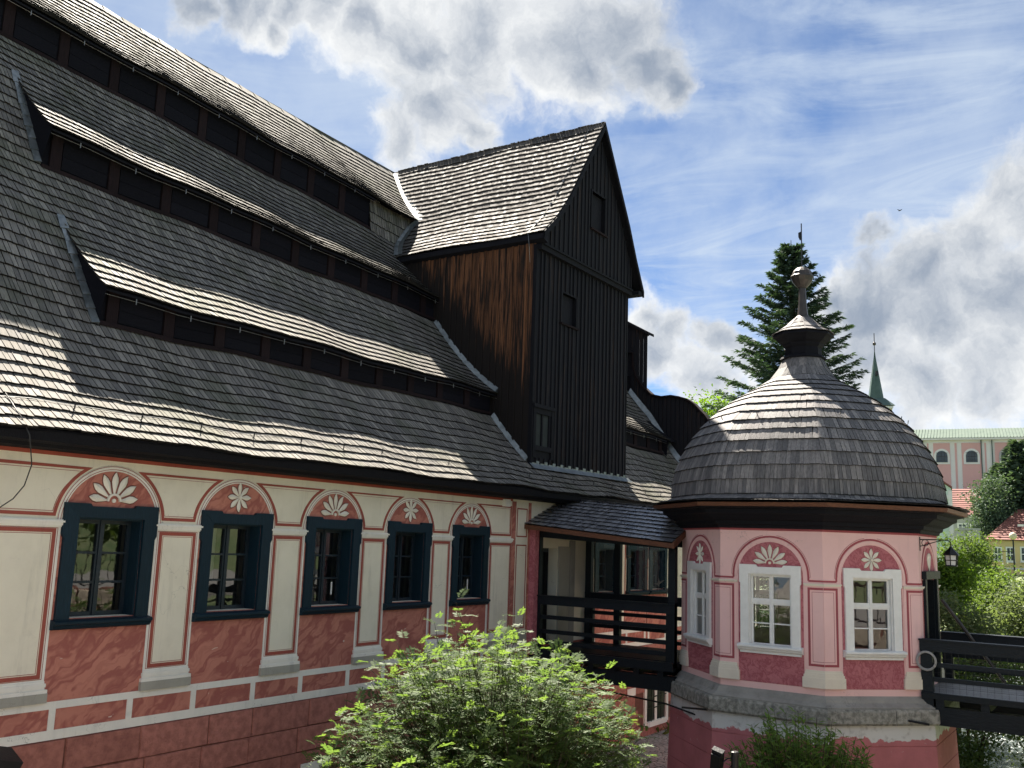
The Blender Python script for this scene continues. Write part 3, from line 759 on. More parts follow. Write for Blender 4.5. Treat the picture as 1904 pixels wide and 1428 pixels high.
# door behind the walkway
mb = MB(); fbox(mb, FM, DOOR[0]-.4, DOOR[0]+.4, -2.38, -.1, -.3, -.25); dr = obj('door', mb, 'sash_dark', mill)
mb = MB()
for i in range(4): fbox(mb, FM, DOOR[0]-.38+i*.19, DOOR[0]-.22+i*.19, -2.3, -.2, -.25, -.235)
obj('door_boards', mb, 'dark_wood', dr)
mb = MB(); fbox(mb, FM, DOOR[0]+.62, DOOR[0]+.95, -2.2, -1.75, 0, .02); fbox(mb, FM, DOOR[0]+.64, DOOR[0]+.93, -2.17, -1.78, .02, .024); obj('vent_plate', mb, 'notice', mill)
mb = MB(); fbox(mb, FM, 20.42, 20.95, -2.38, -.05, 0, .03); obj('shaded_leaf', mb, 'grey_plaster', mill)  # grey open door leaf, toned darker to stand in for canopy shade
mb = MB(); fbox(mb, FM, 19.48, 19.58, -2.38, .0, 0, .04); fbox(mb, FM, 20.95, 21.2, -2.38, .1, 0, .04); obj('door_surround', mb, 'ledge_mortar', mill)
mb = MB(); mb.box(19.08, 19.26, 11.84, 12.0, -2.5, .42); obj('pier', mb, 'marble_pink', mill)

# ---- roof profile lines: (Y, Z) at X = 8.6 and X = 19.2, straight between and beyond
LN = {'eave': ((11.4, 1.185), (11.4, 1.20)), 'base3': ((13.36, 3.09), (13.30, 3.02)), 'lip3': ((13.2, 3.68), (13.2, 3.63)),
      'base2': ((15.62, 6.18), (15.24, 5.61)), 'lip2': ((15.34, 6.81), (15.15, 6.30)), 'base1': ((17.70, 9.27), (17.25, 8.28)),
      'lip1': ((17.45, 9.97), (17.1, 9.19)), 'ridge': ((19.54, 12.05), (19.54, 11.66))}
def ln(k, X):
    (y0, z0), (y1, z1) = LN[k]; t = (min(X, 24)-8.6)/10.6; wob = .018*math.sin(X*1.3+len(k))+.012*math.sin(X*2.9+ord(k[-1]))
    return Vector((X, y0+(y1-y0)*t, z0+(z1-z0)*t+wob))
def strip(lo, hi, sag, X, u):
    a, b = ln(lo, X), ln(hi, X); p = a.lerp(b, u); p.z -= sag*4*u*(1-u); return p
S_A = lambda X, u: strip('eave', 'base3', .12, X, u)
S_B = lambda X, u: strip('lip3', 'base2', .17, X, u)
S_C = lambda X, u: strip('lip2', 'base1', .16, X, u)
S_D = lambda X, u: strip('lip1', 'ridge', .10, X, u)
JB = .60
def S_AB(X, u): return ln('base3', X).lerp(S_B(X, JB), u)      # roof left of the louvre ends
def S_BC(X, u): return ln('base2', X).lerp(S_C(X, JB), u)
XB, XC = 8.42, 8.45          # left ends of the two lower louvres
TX0, TX1, TY = 19.31, 24.35, 12.2   # timber tower
def length(fn, X=12): 
    return sum((fn(X, (i+1)/12)-fn(X, i/12)).length for i in range(12))
SH = []
EXPO = .245
def lay_strip(fn, ranges, u0=0.0, u1=1.0, expo=EXPO):
    Ln = length(fn)*(u1-u0); n = max(1, round(Ln/expo))
    for j in range(n):
        u = u0+(u1-u0)*j/n; L = (u1-u0)/n*1.45
        for s0, s1 in ranges(u):
            lay_course(SH, fn, u, L, s0, s1, .095)
def clip_u(fn): return lambda X, u: fn(X, u)
lay_strip(S_A, lambda u: [(4.0, XR)] if S_A(20, u).y < TY+.1 else [(4.0, TX0+.15), (TX1-.15, XR)])
lay_strip(S_AB, lambda u: [(4.0, XB+.06), (29.55, XR)])
lay_strip(S_B, lambda u: [(XB, TX0+.2), (TX1-.2, 29.75 if u < .6 else XR)] if u < JB else [(4.0, TX0+.2), (TX1-.2, XR)])
lay_strip(S_BC, lambda u: [(4.0, XC+.06), (29.55, XR)])
lay_strip(S_C, lambda u: [(XC, 20.6), (TX1-.2, 29.75)] if u < JB else [(4.0, 21.4), (23.2, XR)])
lay_strip(lambda X, u: ln('base1', X).lerp(ln('lip1', X)+Vector((0, .25, -.05)), u), lambda u: [(18.72, 21.0)])
lay_strip(S_D, lambda u: [(4.0, XR)])
# decks added under the shingles to block light
def deck(name, fn, x0, x1, n=14, drop=.012):
    mb = MB(); xs = [x0+(x1-x0)*i/40 for i in range(41)]
    vs = []
    for X in xs:
        for j in range(n+1): p = fn(X, j/n); vs.append((p.x, p.y+drop, p.z-drop))
    fs = [(i*(n+1)+j, (i+1)*(n+1)+j, (i+1)*(n+1)+j+1, i*(n+1)+j+1) for i in range(40) for j in range(n)]
    return obj(name, mb.add(vs, fs), 'dark_wood', mill)
dk = deck('roof_deck', S_A, 3.6, XR)
deck('roof_deck', S_AB, 3.6, XB+.05); deck('roof_deck', S_B, XB+.05, XR); deck('roof_deck', lambda X, u: S_B(X, JB+(1-JB)*u), 3.6, XB+.05); deck('roof_deck', S_BC, 3.6, XC+.05); deck('roof_deck', S_C, XC+.05, XR); deck('roof_deck', lambda X, u: S_C(X, JB+(1-JB)*u), 3.6, XC+.05); deck('roof_deck', S_D, 3.6, XR)
deck('roof_deck', S_AB, 29.5, XR); deck('roof_deck', S_BC, 29.5, XR)
mb = MB()
vs = []
for X in (3.6, XR): r = ln('ridge', X); vs += [tuple(r+Vector((0, .02, -.02))), (X, 27.2, 1.3)]
obj('back_roof', mb.add(vs, [(0, 1, 3, 2)]), 'shingle', mill)
finish_shingles(mill, SH, 'shingle')
# ridge cap
mb = MB()
for i in range(52):
    X = 4+i*.51
    if X > XR-.5: break
    a, b = ln('ridge', X), ln('ridge', X+.53)
    for sy in (-1, 1): mb.add([a+Vector((0, 0, .07)), b+Vector((0, 0, .05)), b+Vector((0, sy*.16, -.14)), a+Vector((0, sy*.16, -.12))], [(0, 1, 2, 3)])
obj('ridge_cap', mb, 'shingle', mill)
# soffit / eave box
mb = MB(); vs = []
for X in (XL, XR): vs += [(X, 11.42, 1.205), (X, 11.46, 1.06), (X, 11.62, 1.04), (X, 11.68, 1.0), (X, 12.0, .985), (X, 12.0, 1.6)]
mb.add(vs, [tuple(range(5, -1, -1)), tuple(range(6, 12))]+[(i, (i+1) % 6, 6+(i+1) % 6, 6+i) for i in range(6)])
obj('eave_soffit', mb, 'dark_wood', mill)
# louvre bands: wall, posts, shutters, sill, soffit board
def louvre(base, lip, x0, x1, first, step):
    def W(X, h, d): # point on the band wall
        b = ln(base, X); l = ln(lip, X); y = max(b.y, l.y+.22)
        t = (y-b.y)*1.35
        return Vector((X, y-d, (b.z+t-.03)+(l.z+.05-(b.z+t-.03))*h))
    xs = [x0+(x1-x0)*i/16 for i in range(17)]
    mb = MB(); vs = []
    for X in xs: vs += [W(X, -.1, 0), W(X, 1.25, 0), W(X, 1.25, -.05), W(X, -.1, -.05)]
    mb.add(vs, [(i*4, i*4+4, i*4+5, i*4+1) for i in range(16)])
    lw = obj('louvre_wall', mb, 'louvre_dark', mill)
    mb = MB(); a = [W(X, 0, 0) for X in xs]
    for i in range(16):
        p, q = a[i], a[i+1]
        mb.hexa([p+Vector((0, -.09, -.02)), q+Vector((0, -.09, -.02)), q+Vector((0, .0, .05)), p+Vector((0, .0, .05)), p+Vector((0, -.09, .05)), q+Vector((0, -.09, .05)), q+Vector((0, 0, .07)), p+Vector((0, 0, .07))])
    obj('louvre_sill', mb, 'post_wood', lw)
    X = first; k = 0
    while X < x1-.1:
        mb = MB(); w = .10
        mb.hexa([W(X-w, .05, .05), W(X+w, .05, .05), W(X+w, .05, 0), W(X-w, .05, 0), W(X-w, 1.1, .05), W(X+w, 1.1, .05), W(X+w, 1.1, 0), W(X-w, 1.1, 0)])
        obj('louvre_post', mb, 'post_wood', lw)
        Xa, Xb = X+w+.03, min(X+step-w-.03, x1-.05)
        if Xb-Xa > .2:
            for h0, h1 in ((.14, .47), (.485, .80)):
                mb = MB(); mb.hexa([W(Xa, h0, .018), W(Xb, h0, .018), W(Xb, h0, 0), W(Xa, h0, 0), W(Xa, h1, .026), W(Xb, h1, .026), W(Xb, h1, 0), W(Xa, h1, 0)])
                obj('shutter_board', mb, 'louvre_dark', lw)
        X += step; k += 1
    mb = MB(); vs = []
    for X in xs: l = ln(lip, X); vs += [(X, l.y+.02, l.z-.01), (X, l.y+.015, l.z-.055), (X, W(X, 0, 0).y, l.z+.02)]
    mb.add(vs, [q for i in range(16) for q in ((i*3, i*3+3, i*3+4, i*3+1), (i*3+1, i*3+4, i*3+5, i*3+2))])
    obj('lip_board', mb, 'dark_wood', lw)
    # lightning wire with clips under the lip
    mb = MB().tube([ln(lip, X)+Vector((0, .03, -.10)) for X in xs], .005, 5)
    X = first+.3
    while X < x1-.2:
        l = ln(lip, X); mb.box(X-.006, X+.006, l.y+.02, l.y+.035, l.z-.15, l.z-.05); X += step
    obj('lightning_wire', mb, 'wire', lw)
    return W
W3 = louvre('base3', 'lip3', XB+.05, TX0+.1, 8.72, 1.06); W2 = louvre('base2', 'lip2', XC+.05, TX0+.1, 8.75, 1.12); W1 = louvre('base1', 'lip1', 3.6, 18.75, 4.2, 1.12)
louvre('base3', 'lip3', TX1-.1, 29.5, 24.6, .95); louvre('base2', 'lip2', TX1-.1, 29.5, 24.6, 1.1)
# cheeks closing the louvre ends, with lead flashing
for fnb, fns, X, lip in ((S_B, S_AB, XB+.05, 'lip3'), (S_C, S_BC, XC+.05, 'lip2'), (S_B, S_AB, 29.6, 'lip3')):
    up = [fnb(X, JB*(1-i/8)) for i in range(9)]; dn = [fns(X, i/8) for i in range(9)]
    mb = MB(); mb.add(up+dn, [tuple(range(18))]); obj('louvre_cheek', mb, 'louvre_dark', mill)
    if X < 20:
        for i in range(8):
            p, q = fns(X, i/8), fns(X, (i+1.12)/8); nn = Vector((0, -.8, .6))
            o = random.uniform(0, .012)
            mb = MB(); mb.hexa([p+Vector((-.12-.02*(i % 2), 0, 0))+nn*.05, p+nn*(.05+o), q+nn*.05, q+Vector((-.12, 0, 0))+nn*.05, p+Vector((-.12-.02*(i % 2), 0, 0))+nn*.062, p+nn*(.085+o), q+nn*.075, q+Vector((-.12, 0, 0))+nn*.06])
            obj('lead_flashing', mb, 'metal_flash', mill)
# snow hooks on the lowest courses
for i in range(25):
    X = 5.2+i*1.03
    u = .2; p = S_A(X, u); q = S_A(X, u+.045)
    mb = MB().tube([p+Vector((0, -.0, .03)), p+Vector((0, -.04, .05)), p+Vector((0, -.05, .14))], .011, 5)
    obj('snow_hook', mb, 'iron', mill)
mb = MB(); mb.tube([S_A(4.2+i*.5, .23)+Vector((0, 0, .055+.012*(i % 2))) for i in range(30)], .004, 4); obj('lightning_wire', mb, 'wire', mill)
# loose cable hanging from the eave at the left edge of the view
pts = [S_A(6.40, .26)+Vector((0, 0, .06)), S_A(6.42, .05)+Vector((0, 0, .06)), Vector((6.47, 11.36, 1.1)), Vector((6.62, 11.5, .75)), Vector((6.70, 11.75, .50)), Vector((6.66, 11.9, .33)), Vector((6.5, 11.95, .19)), Vector((6.2, 11.96, .10)), Vector((5.7, 11.97, .02))]
mb = MB().tube(pts, .008, 5); tag(obj('hanging_cable', mb, 'dark_wire', smooth=True), 'thin dark cable drooping from the eave at the left picture edge', 'cable')

# end gable: boarded parapet with a curved baroque outline
K = XR/30.0
gp = [(15.02, 7.98), (14.17, 7.51), (14.19, 7.40), (14.41, 7.30), (14.62, 7.27), (14.81, 7.2), (14.83, 7.02), (14.70, 6.93), (14.68, 6.85), (14.76, 6.78), (14.76, 6.34), (14.65, 5.94), (14.37, 5.54), (14.02, 5.23), (13.65, 5.14), (13.3, 5.16), (13.01, 5.1), (12.7, 5.0), (12.46, 4.83), (12.08, 4.43), (11.87, 4.15), (11.72, 3.6), (11.62, 2.9), (11.6, 1.9), (11.45, 1.2)]
gp = [(y*K, z*K) for y, z in gp]
top = [(y, z) for y, z in gp]
full = top+[(19.5, 1.2), (19.5, 12.1), (18.2, 11.6), (17.2, 9.6), (16.3, 8.3)]
mb = MB(); mb.add([(XR, y, z) for y, z in full]+[(XR+.12, y, z) for y, z in full], [])
n = len(full)
fs = [(i, (i+1) % n, n+(i+1) % n, n+i) for i in range(n)]+[tuple(range(n-1, -1, -1)), tuple(range(n, 2*n))]
mb.f += fs
gb = obj('end_gable', mb, 'dark_wood', mill)
def gable_top(y):
    zs = []
    for (a, b), (c, d) in zip(gp[:-1], gp[1:]):
        if min(a, c) <= y <= max(a, c) and abs(a-c) > 1e-6: zs.append(b+(d-b)*(y-a)/(c-a))
    return max(zs) if zs else 8
y = 11.75
while y < 15.0:
    w = .155; zt = min(gable_top(y+.02), gable_top(y+w-.02))-.03
    mb = MB().box(XR-.03-random.uniform(0, .012), XR-.001, y+.008, y+w-.008, 1.6, zt); obj('gable_board', mb, 'tar_board', gb); y += w
cap = gp[9:22]; mb = MB(); vs = []
for y, z in cap: vs += [(XR-.1, y-.0, z-.02), (XR+.25, y, z-.02), (XR-.1, y-.03, z+.035), (XR+.25, y-.03, z+.035)]
m_ = len(cap); mb.add(vs, [q for i in range(m_-1) for q in ((i*4+2, i*4+3, i*4+7, i*4+6), (i*4, i*4+2, i*4+6, i*4+4), (i*4+1, i*4+5, i*4+7, i*4+3))]); obj('gable_capping', mb, 'post_wood', gb)
mb = MB().box(XR-.12, XR+.3, 14.83*K-.08, 15.3, 6.80*K, 6.9*K); mb.prism([(XR-.15, 14.12*K, 7.48*K), (XR-.15, 15.1*K, 8.04*K), (XR-.15, 15.1*K, 7.94*K), (XR-.15, 14.12*K, 7.38*K)], (.5, 0, 0)); obj('gable_cornice', mb, 'dark_wood', gb)
mb = MB(); pr = [S_A(XR, u) for u in (.3, .65, 1)]+[S_AB(XR, u) for u in (.5, 1)]+[S_B(XR, u) for u in (.75, 1)]
for p, q in zip(pr[:-1], pr[1:]): mb.hexa([p+Vector((-.14, 0, .05)), p+Vector((-.035, 0, .05)), q+Vector((-.035, 0, .05)), q+Vector((-.14, 0, .05)), p+Vector((-.14, 0, .07)), p+Vector((-.035, -.05, .25)), q+Vector((-.035, -.05, .25)), q+Vector((-.14, 0, .07))])
obj('lead_flashing', mb, 'metal_flash', gb)
obj('end_wall', MB().box(XR-.3, XR-.001, 12.46, 27, -5.2, 1.2), 'cream', mill)

# ================================================================== timber tower on the roof
tower = thing('timber_tower', 'tall black boarded tower with steep shingled gable roof rising from the mill roof', 'tower', (21.8, 12.2, 1.9))
MZ = [('eave', 0), ('base3', 0), ('base2', 0), ('base1', 0), ('ridge', 0)]
def main_z(X, Y):
    pts = [ln(k, X) for k, _ in MZ]
    for a, b in zip(pts[:-1], pts[1:]):
        if Y <= b.y: return a.z+(b.z-a.z)*(Y-a.y)/(b.y-a.y)
    return pts[-1].z
LP = [(19.14, 7.58), (19.81, 8.20), (20.39, 8.90), (21.23, 10.16), (22.22, 11.63)]
RP = [(24.80, 7.40), (24.3, 8.22), (23.82, 9.12), (22.22, 11.63)]
def lerp_prof(P, t):
    ls = [math.dist(a, b) for a, b in zip(P[:-1], P[1:])]; T = t*sum(ls)
    for (a, b), l in zip(zip(P[:-1], P[1:]), ls):
        if T <= l or (b is P[-1]): k = T/l; return (a[0]+(b[0]-a[0])*k, a[1]+(b[1]-a[1])*k)
        T -= l
YB = 19.6; YF = 11.9
def zdrop(Y): return .0
def T_L(s, t): x, z = lerp_prof(LP, t); return Vector((x, YB-s, z+.02*math.sin(s*1.7)))
def T_R(s, t): x, z = lerp_prof(RP, t); return Vector((x, YF+s, z))
SH = []
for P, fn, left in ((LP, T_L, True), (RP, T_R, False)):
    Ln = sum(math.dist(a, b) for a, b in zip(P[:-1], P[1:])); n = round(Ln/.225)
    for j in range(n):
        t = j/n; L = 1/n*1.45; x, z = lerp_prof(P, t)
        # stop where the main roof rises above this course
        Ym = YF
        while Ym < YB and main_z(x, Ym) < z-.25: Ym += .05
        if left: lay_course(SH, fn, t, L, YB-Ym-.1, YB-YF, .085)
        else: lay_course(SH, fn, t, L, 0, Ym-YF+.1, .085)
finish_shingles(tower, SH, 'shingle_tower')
for P, sgn in ((LP, 1), (RP, -1)):
    mb = MB(); vs = []
    for x, z in P: vs += [(x+.015*sgn, YF+.02, z-.015), (x+.015*sgn, 19.4, z-.015)]
    mb.add(vs, [(i*2, i*2+1, i*2+3, i*2+2) for i in range(len(P)-1)]); obj('roof_deck', mb, 'dark_wood', tower)
mb = MB()
for i in range(15):
    y0 = YF-.02+i*.51; y1 = y0+.54
    for sx in (-1, 1): mb.add([(22.22, y0, 11.72), (22.22, y1, 11.70), (22.22+sx*.14, y1, 11.47), (22.22+sx*.14, y0, 11.49)], [(0, 1, 2, 3)])
obj('ridge_cap', mb, 'shingle_tower', tower)
def verge(P, name):
    mb = MB(); vs = []
    for x, z in P: vs += [(x, YF-.035, z+.03), (x, YF-.035, z-.15), (x, YF+.02, z-.15), (x, YF+.02, z+.03)]
    k = len(P); mb.add(vs, [q for i in range(k-1) for q in ((i*4, i*4+4, i*4+5, i*4+1), (i*4+1, i*4+5, i*4+6, i*4+2), (i*4+3, i*4+2, i*4+6, i*4+7), (i*4, i*4+3, i*4+7, i*4+4))])
    obj(name, mb, 'dark_wood', tower)
verge(LP, 'verge_board'); verge(RP, 'verge_board')
# soffits
obj('eave_board', MB().hexa([(19.15, YF, 7.44), (19.35, YF, 7.36), (19.35, 17.5, 7.36), (19.15, 17.5, 7.44), (19.15, YF, 7.57), (19.35, YF, 7.5), (19.35, 17.5, 7.5), (19.15, 17.5, 7.57)]), 'dark_wood', tower)
obj('eave_board', MB().box(24.5, 24.79, YF, 17.5, 7.28, 7.40), 'dark_wood', tower)
obj('core', MB().box(TX0+.05, TX1-.05, TY+.12, 18.5, 1.0, 7.4), 'dark_wood', tower)  # dark box added inside the boarding to block light
mb = MB(); g = [(x, z-.06) for x, z in LP]+[(x, z-.06) for x, z in RP[::-1][1:]]
mb.prism([(x, TY+.1, z) for x, z in g], (0, .05, 0)); obj('gable_core', mb, 'dark_wood', tower)
OPEN = [(20.56, 21.30, 5.62, 6.42), (21.86, 22.62, 8.54, 9.60), (19.33, 20.30, 2.05, 3.27)]
def spans(x0, x1, z0, z1):
    segs = [(z0, z1)]
    for a, b, c, d in OPEN:
        if x1 > a+.02 and x0 < b-.02:
            segs = [q for s, e in segs for q in ((s, min(e, c)), (max(s, d), e)) if q[1]-q[0] > .05]
    return segs
def gz(x):
    P = LP if x < 22.22 else RP[::-1]
    P = sorted(P)
    for a, b in zip(P[:-1], P[1:]):
        if a[0] <= x <= b[0]: return a[1]+(b[1]-a[1])*(x-a[0])/(b[0]-a[0])
    return 7.4
x = TX0; i = 0
while x < TX1-.05:
    w = min(random.uniform(.17, .24), TX1-x)
    zb = S_A(x, .46).z-.03
    for s, e in spans(x, x+w, 1.86, 7.26):
        mb = MB().box(x+.005, x+w-.005, TY-.02+random.uniform(-.006, .006), TY+.04, s-.0, e); obj('board', mb, 'tar_board', tower)
    for s, e in spans(x+w-.03, x+w+.03, 1.80, 7.24):
        if x+w < TX1-.05: mb = MB().box(x+w-.032, x+w+.032, TY-.055, TY-.018, s, e); obj('batten', mb, 'tar_board', tower)
    x += w
x = TX0+.06
GYF = TY-.10
while x < TX1-.1:
    w = min(random.uniform(.17, .24), TX1-.05-x)
    for s, e in spans(x, x+w, 7.36, 20):
        za, zb2 = gz(x)-.10, gz(x+w)-.10
        ta, tb = (min(e, za), min(e, zb2))
        if min(ta, tb) > s+.05:
            mb = MB(); a, b = x+.005, x+w-.005; y0, y1 = GYF-.02, GYF+.05
            mb.hexa([(a, y0, s), (b, y0, s), (b, y1, s), (a, y1, s), (a, y0, ta), (b, y0, tb), (b, y1, tb), (a, y1, ta)]); obj('gable_board', mb, 'tar_board', tower)
    for s, e in spans(x+w-.03, x+w+.03, 7.36, min(gz(x+w-.03), gz(x+w+.03))-.12):
        if e-s > .1: mb = MB().box(x+w-.03, x+w+.03, GYF-.05, GYF-.018, s, e); obj('batten', mb, 'tar_board', tower)
    x += w
obj('gable_beam', MB().box(TX0-.02, TX1+.02, GYF-.06, TY, 7.22, 7.36).box(TX0, TX1, GYF-.10, GYF-.03, 7.35, 7.40), 'dark_wood', tower)
for a, b, c, d in OPEN[:2]:
    yy = TY if c < 7 else GYF
    fr = obj('hatch', MB().box(a-.05, a, yy-.05, yy+.08, c, d+.05).box(b, b+.05, yy-.05, yy+.08, c, d+.05).box(a, b, yy-.045, yy+.08, d, d+.05), 'dark_wood', tower)
    obj('hatch_sill', MB().box(a-.08, b+.08, yy-.10, yy+.05, c-.05, c), 'post_wood', fr)
    obj('hatch_dark', MB().box(a, b, yy+.07, yy+.09, c, d), 'dark_wood', fr)  # dark sheet standing in for the unlit inside of the opening
a, b, c, d = OPEN[2]
wn = obj('tower_window', MB().box(a, a+.12, TY-.06, TY+.05, c, d).box(b-.12, b, TY-.06, TY+.05, c, d).box(a-.03, b+.03, TY-.09, TY+.05, d, d+.09).box(a+.12, b-.12, TY-.05, TY+.05, d-.14, d).box(a+.12, b-.12, TY-.06, TY+.05, c+.18, c+.30).box(a+.12, b-.12, TY-.02, TY+.05, c, c+.18), 'dark_wood', tower)
mid = (a+b)/2-.03
obj('sash', MB().box(a+.12, a+.16, TY-.03, TY+.02, c+.3, d-.14).box(b-.2, b-.12, TY-.03, TY+.02, c+.3, d-.14).box(mid-.03, mid+.03, TY-.03, TY+.02, c+.3, d-.14), 'dark_wood', wn)
for p, q in ((a+.16, mid-.03), (mid+.03, b-.2)):
    m2 = MB().add([(p, TY, c+.3), (q, TY, c+.3), (q, TY, d-.14), (p, TY, d-.14)], [(0, 1, 2, 3)]); obj('pane', m2, 'dull_glass', wn)
# side boards, brown where the tar has weathered off
y = TY; 
while y < 17.6:
    w = random.uniform(.17, .26); zb = main_z(TX0, y+w/2)-.45
    if zb > 7.3: break
    # the tarred lower end of each board follows the roof; the bare part starts above it
    zt = 7.52; cut = max(zb+.3, min(zt-.3, 3.6+.55*(y-TY)+random.uniform(-.35, .35)))
    o = random.uniform(-.008, .008)
    brown = y < 16.3
    mb = MB().box(TX0-.022+o, TX0+.04, y+.004, y+w-.004, zb, zt); obj('side_board', mb, 'brown_wood' if brown else 'tar_board', tower)
    mb = MB().box(TX0-.05+o, TX0-.02+o, y+w-.024, y+w+.024, zb, zt); obj('batten', mb, 'brown_wood' if brown else 'tar_board', tower)
    y += w
obj('corner_post', MB().box(TX0-.04, TX0+.05, TY-.045, TY+.06, 1.8, 7.35), 'dark_wood', tower)
mb = MB().box(TX1-.04, TX1+.02, TY-.03, 18, 1.5, 7.35); obj('side_wall', mb, 'dark_wood', tower)
# flashing at the foot, along the side and in the valley
mb = MB(); n = 26
for i in range(n):
    x0 = TX0+(TX1-TX0)*i/n; x1 = TX0+(TX1-TX0)*(i+1)/n-.01; q = S_A(x0, .44).z
    zz = 1.80+.02*(x0-TX0)/5
    mb.box(x0, x1-.05*(i % 2), TY-.062, TY-.056, zz+.02, zz+.12+.05*(i % 2)); 
mb.add([(TX0-.1, TY-.05, 1.90), (TX1+.12, TY-.05, 1.93), (TX1+.16, TY-.19, 1.80), (TX0-.1, TY-.19, 1.77)], [(0, 1, 2, 3)])
obj('lead_flashing', mb, 'metal_flash', tower)
for fn in (S_A, S_B):
    us = [.45+.55*i/8 for i in range(9)] if fn is S_A else [i/8 for i in range(9)]
    for i in range(8):
        p, q = fn(TX0, us[i]), fn(TX0, us[i+1])
        mb = MB().hexa([p+Vector((-.13, 0, .05)), p+Vector((-.03, 0, .05)), q+Vector((-.03, 0, .05)), q+Vector((-.13, 0, .05)), p+Vector((-.13, 0, .062)), p+Vector((-.03, -.02, .17)), q+Vector((-.03, -.02, .17)), q+Vector((-.13, 0, .062))])
        obj('lead_flashing', mb, 'metal_flash', tower)
mb = MB(); vs = []
def roof_y(X, z):      # where the main roof has this height
    prev = None
    for fn in (S_C, lambda X, u: ln('base1', X).lerp(ln('lip1', X)+Vector((0, .25, -.05)), u), S_D):
        for i in range(31):
            p = fn(X, i/30)
            if prev is not None and prev.z <= z <= p.z: return prev.y+(p.y-prev.y)*(z-prev.z)/max(1e-6, p.z-prev.z)
            if prev is None or p.z > prev.z: prev = p
    return prev.y
for i in range(21):
    t = .01+.97*i/20; x, z = lerp_prof(LP, t); Ym = roof_y(x, z)
    vs += [(x-.13, Ym-.06, z+.02), (x-.02, Ym-.11, z+.05), (x+.015, Ym-.24, z+.075)]
mb.add(vs, [q for i in range(20) for q in ((i*3, i*3+1, i*3+4, i*3+3), (i*3+1, i*3+2, i*3+5, i*3+4))]); obj('valley_gutter', mb, 'metal_flash', tower)
mb = MB().tube([T_L(YB-12.35, 1-.1*i)+Vector((-.02, 0, .06)) for i in range(11)]+[Vector((19.12, 12.3, 7.3)), Vector((19.26, 12.35, 6.9))], .006, 5)
for i in range(1, 10): p = T_L(YB-12.35, 1-.1*i)+Vector((-.02, 0, .06)); mb.box(p.x-.02, p.x+.02, p.y-.02, p.y+.02, p.z-.03, p.z+.02)
obj('lightning_wire', mb, 'wire', tower)

# ================================================================== covered walkway
walk = thing('covered_walkway', 'dark timber covered walkway with shingled canopy joining mill and pavilion', 'walkway', (20.6, 10.2, -5.2))
WX0, WX1, WY0, WY1 = 19.27, 21.92, 8.42, 11.98
def cz(Y): return (.10+.33*(Y-8.3)/3.7, .84+.26*(Y-8.3)/3.7)
def CW(s, t): Y = 12.0-s; lo, hi = cz(Y); return Vector((18.85+1.75*t, Y, lo+(hi-lo)*t))
def CE(s, t): Y = 8.3+s; lo, hi = cz(Y); return Vector((22.35-1.75*t, Y, lo+(hi-lo)*t))
SH = []
for fn in (CW, CE):
    n = 9
    for j in range(n): lay_course(SH, fn, j/n, 1/n*1.45, 0.0, 3.7, .10, .018, .024)
finish_shingles(walk, SH, 'shingle_walk')
mb = MB()
for fn in (CW, CE): mb.add([fn(0, 0), fn(3.7, 0), fn(3.7, 1), fn(0, 1)], [(0, 1, 2, 3)])
obj('canopy_deck', MB().add([(v[0], v[1], v[2]-.012) for v in mb.v], mb.f), 'dark_wood', walk)
lo0, lo1 = cz(12)[0], cz(8.3)[0]
mb = MB().hexa([(18.84, 12, lo0-.10), (18.84, 8.3, lo1-.10), (18.88, 8.3, lo1-.10), (18.88, 12, lo0-.10), (18.84, 12, lo0-.0), (18.84, 8.3, lo1-.0), (18.88, 8.3, lo1+.01), (18.88, 12, lo0+.01)])
obj('eave_board', mb, 'eave_board', walk)
mb = MB().hexa([(18.84, 8.26, lo1-.11), (18.84, 8.3, lo1-.11), (20.6, 8.3, .84-.11), (20.6, 8.26, .84-.11), (18.84, 8.26, lo1+.02), (18.84, 8.3, lo1+.02), (20.6, 8.3, .86), (20.6, 8.26, .86)])
obj('verge_board', mb, 'eave_board', walk)
# posts and beams
for X in (WX0, WX1-.14):
    for Y in (WY0, WY1-.16):
        obj('post', MB().box(X, X+.14, Y, Y+.16, -2.5, .30 if Y > 10 else .02), 'bridge_wood', walk)
    mb = MB().hexa([(X, WY0, -.02), (X+.14, WY0, -.02), (X+.14, WY1, .16), (X, WY1, .16), (X, WY0, .16), (X+.14, WY0, .16), (X+.14, WY1, .42), (X, WY1, .42)]); obj('header_beam', mb, 'bridge_wood', walk)
obj('mid_post', MB().box(WX1-.14, WX1, 11.0, 11.16, -2.5, .1), 'bridge_wood', walk)
for X, nm in ((WX0, 'front'), (WX1-.10, 'back')):
    rb = obj('railing', MB().box(X-.02, X+.12, WY0, WY1-.0, -1.38, -1.20).box(X-.05, X+.15, WY0, WY1, -1.20, -1.17).box(X-.01, X+.11, WY0+.0, WY0+.20, -2.4, -1.38).box(X-.01, X+.11, WY1-.22, WY1, -2.4, -1.38), 'bridge_wood', walk)
    for z in (-1.66, -1.98, -2.24):
        if nm == 'front' and z == -2.24: continue
        obj('rail', MB().box(X+.02, X+.08, WY0+.2, WY1-.22, z-.045, z+.045), 'bridge_wood', rb)
    if nm == 'front': obj('rail', MB().box(X+.02, X+.08, WY0+.2, WY1-.22, -2.26, -2.17), 'bridge_wood', rb)
obj('floor', MB().box(WX0-.06, WX1+.05, WY0, WY1, -2.5, -2.40), 'bridge_wood', walk)
for i in range(9):
    x = WX0+.16+i*.26; obj('floor_plank', MB().box(x, x+.25, WY0, WY1, -2.40, -2.38), 'bridge_wood', walk)
obj('edge_beam', MB().box(WX0-.10, WX0+.06, WY0, WY1, -2.56, -2.38), 'bridge_wood', walk)
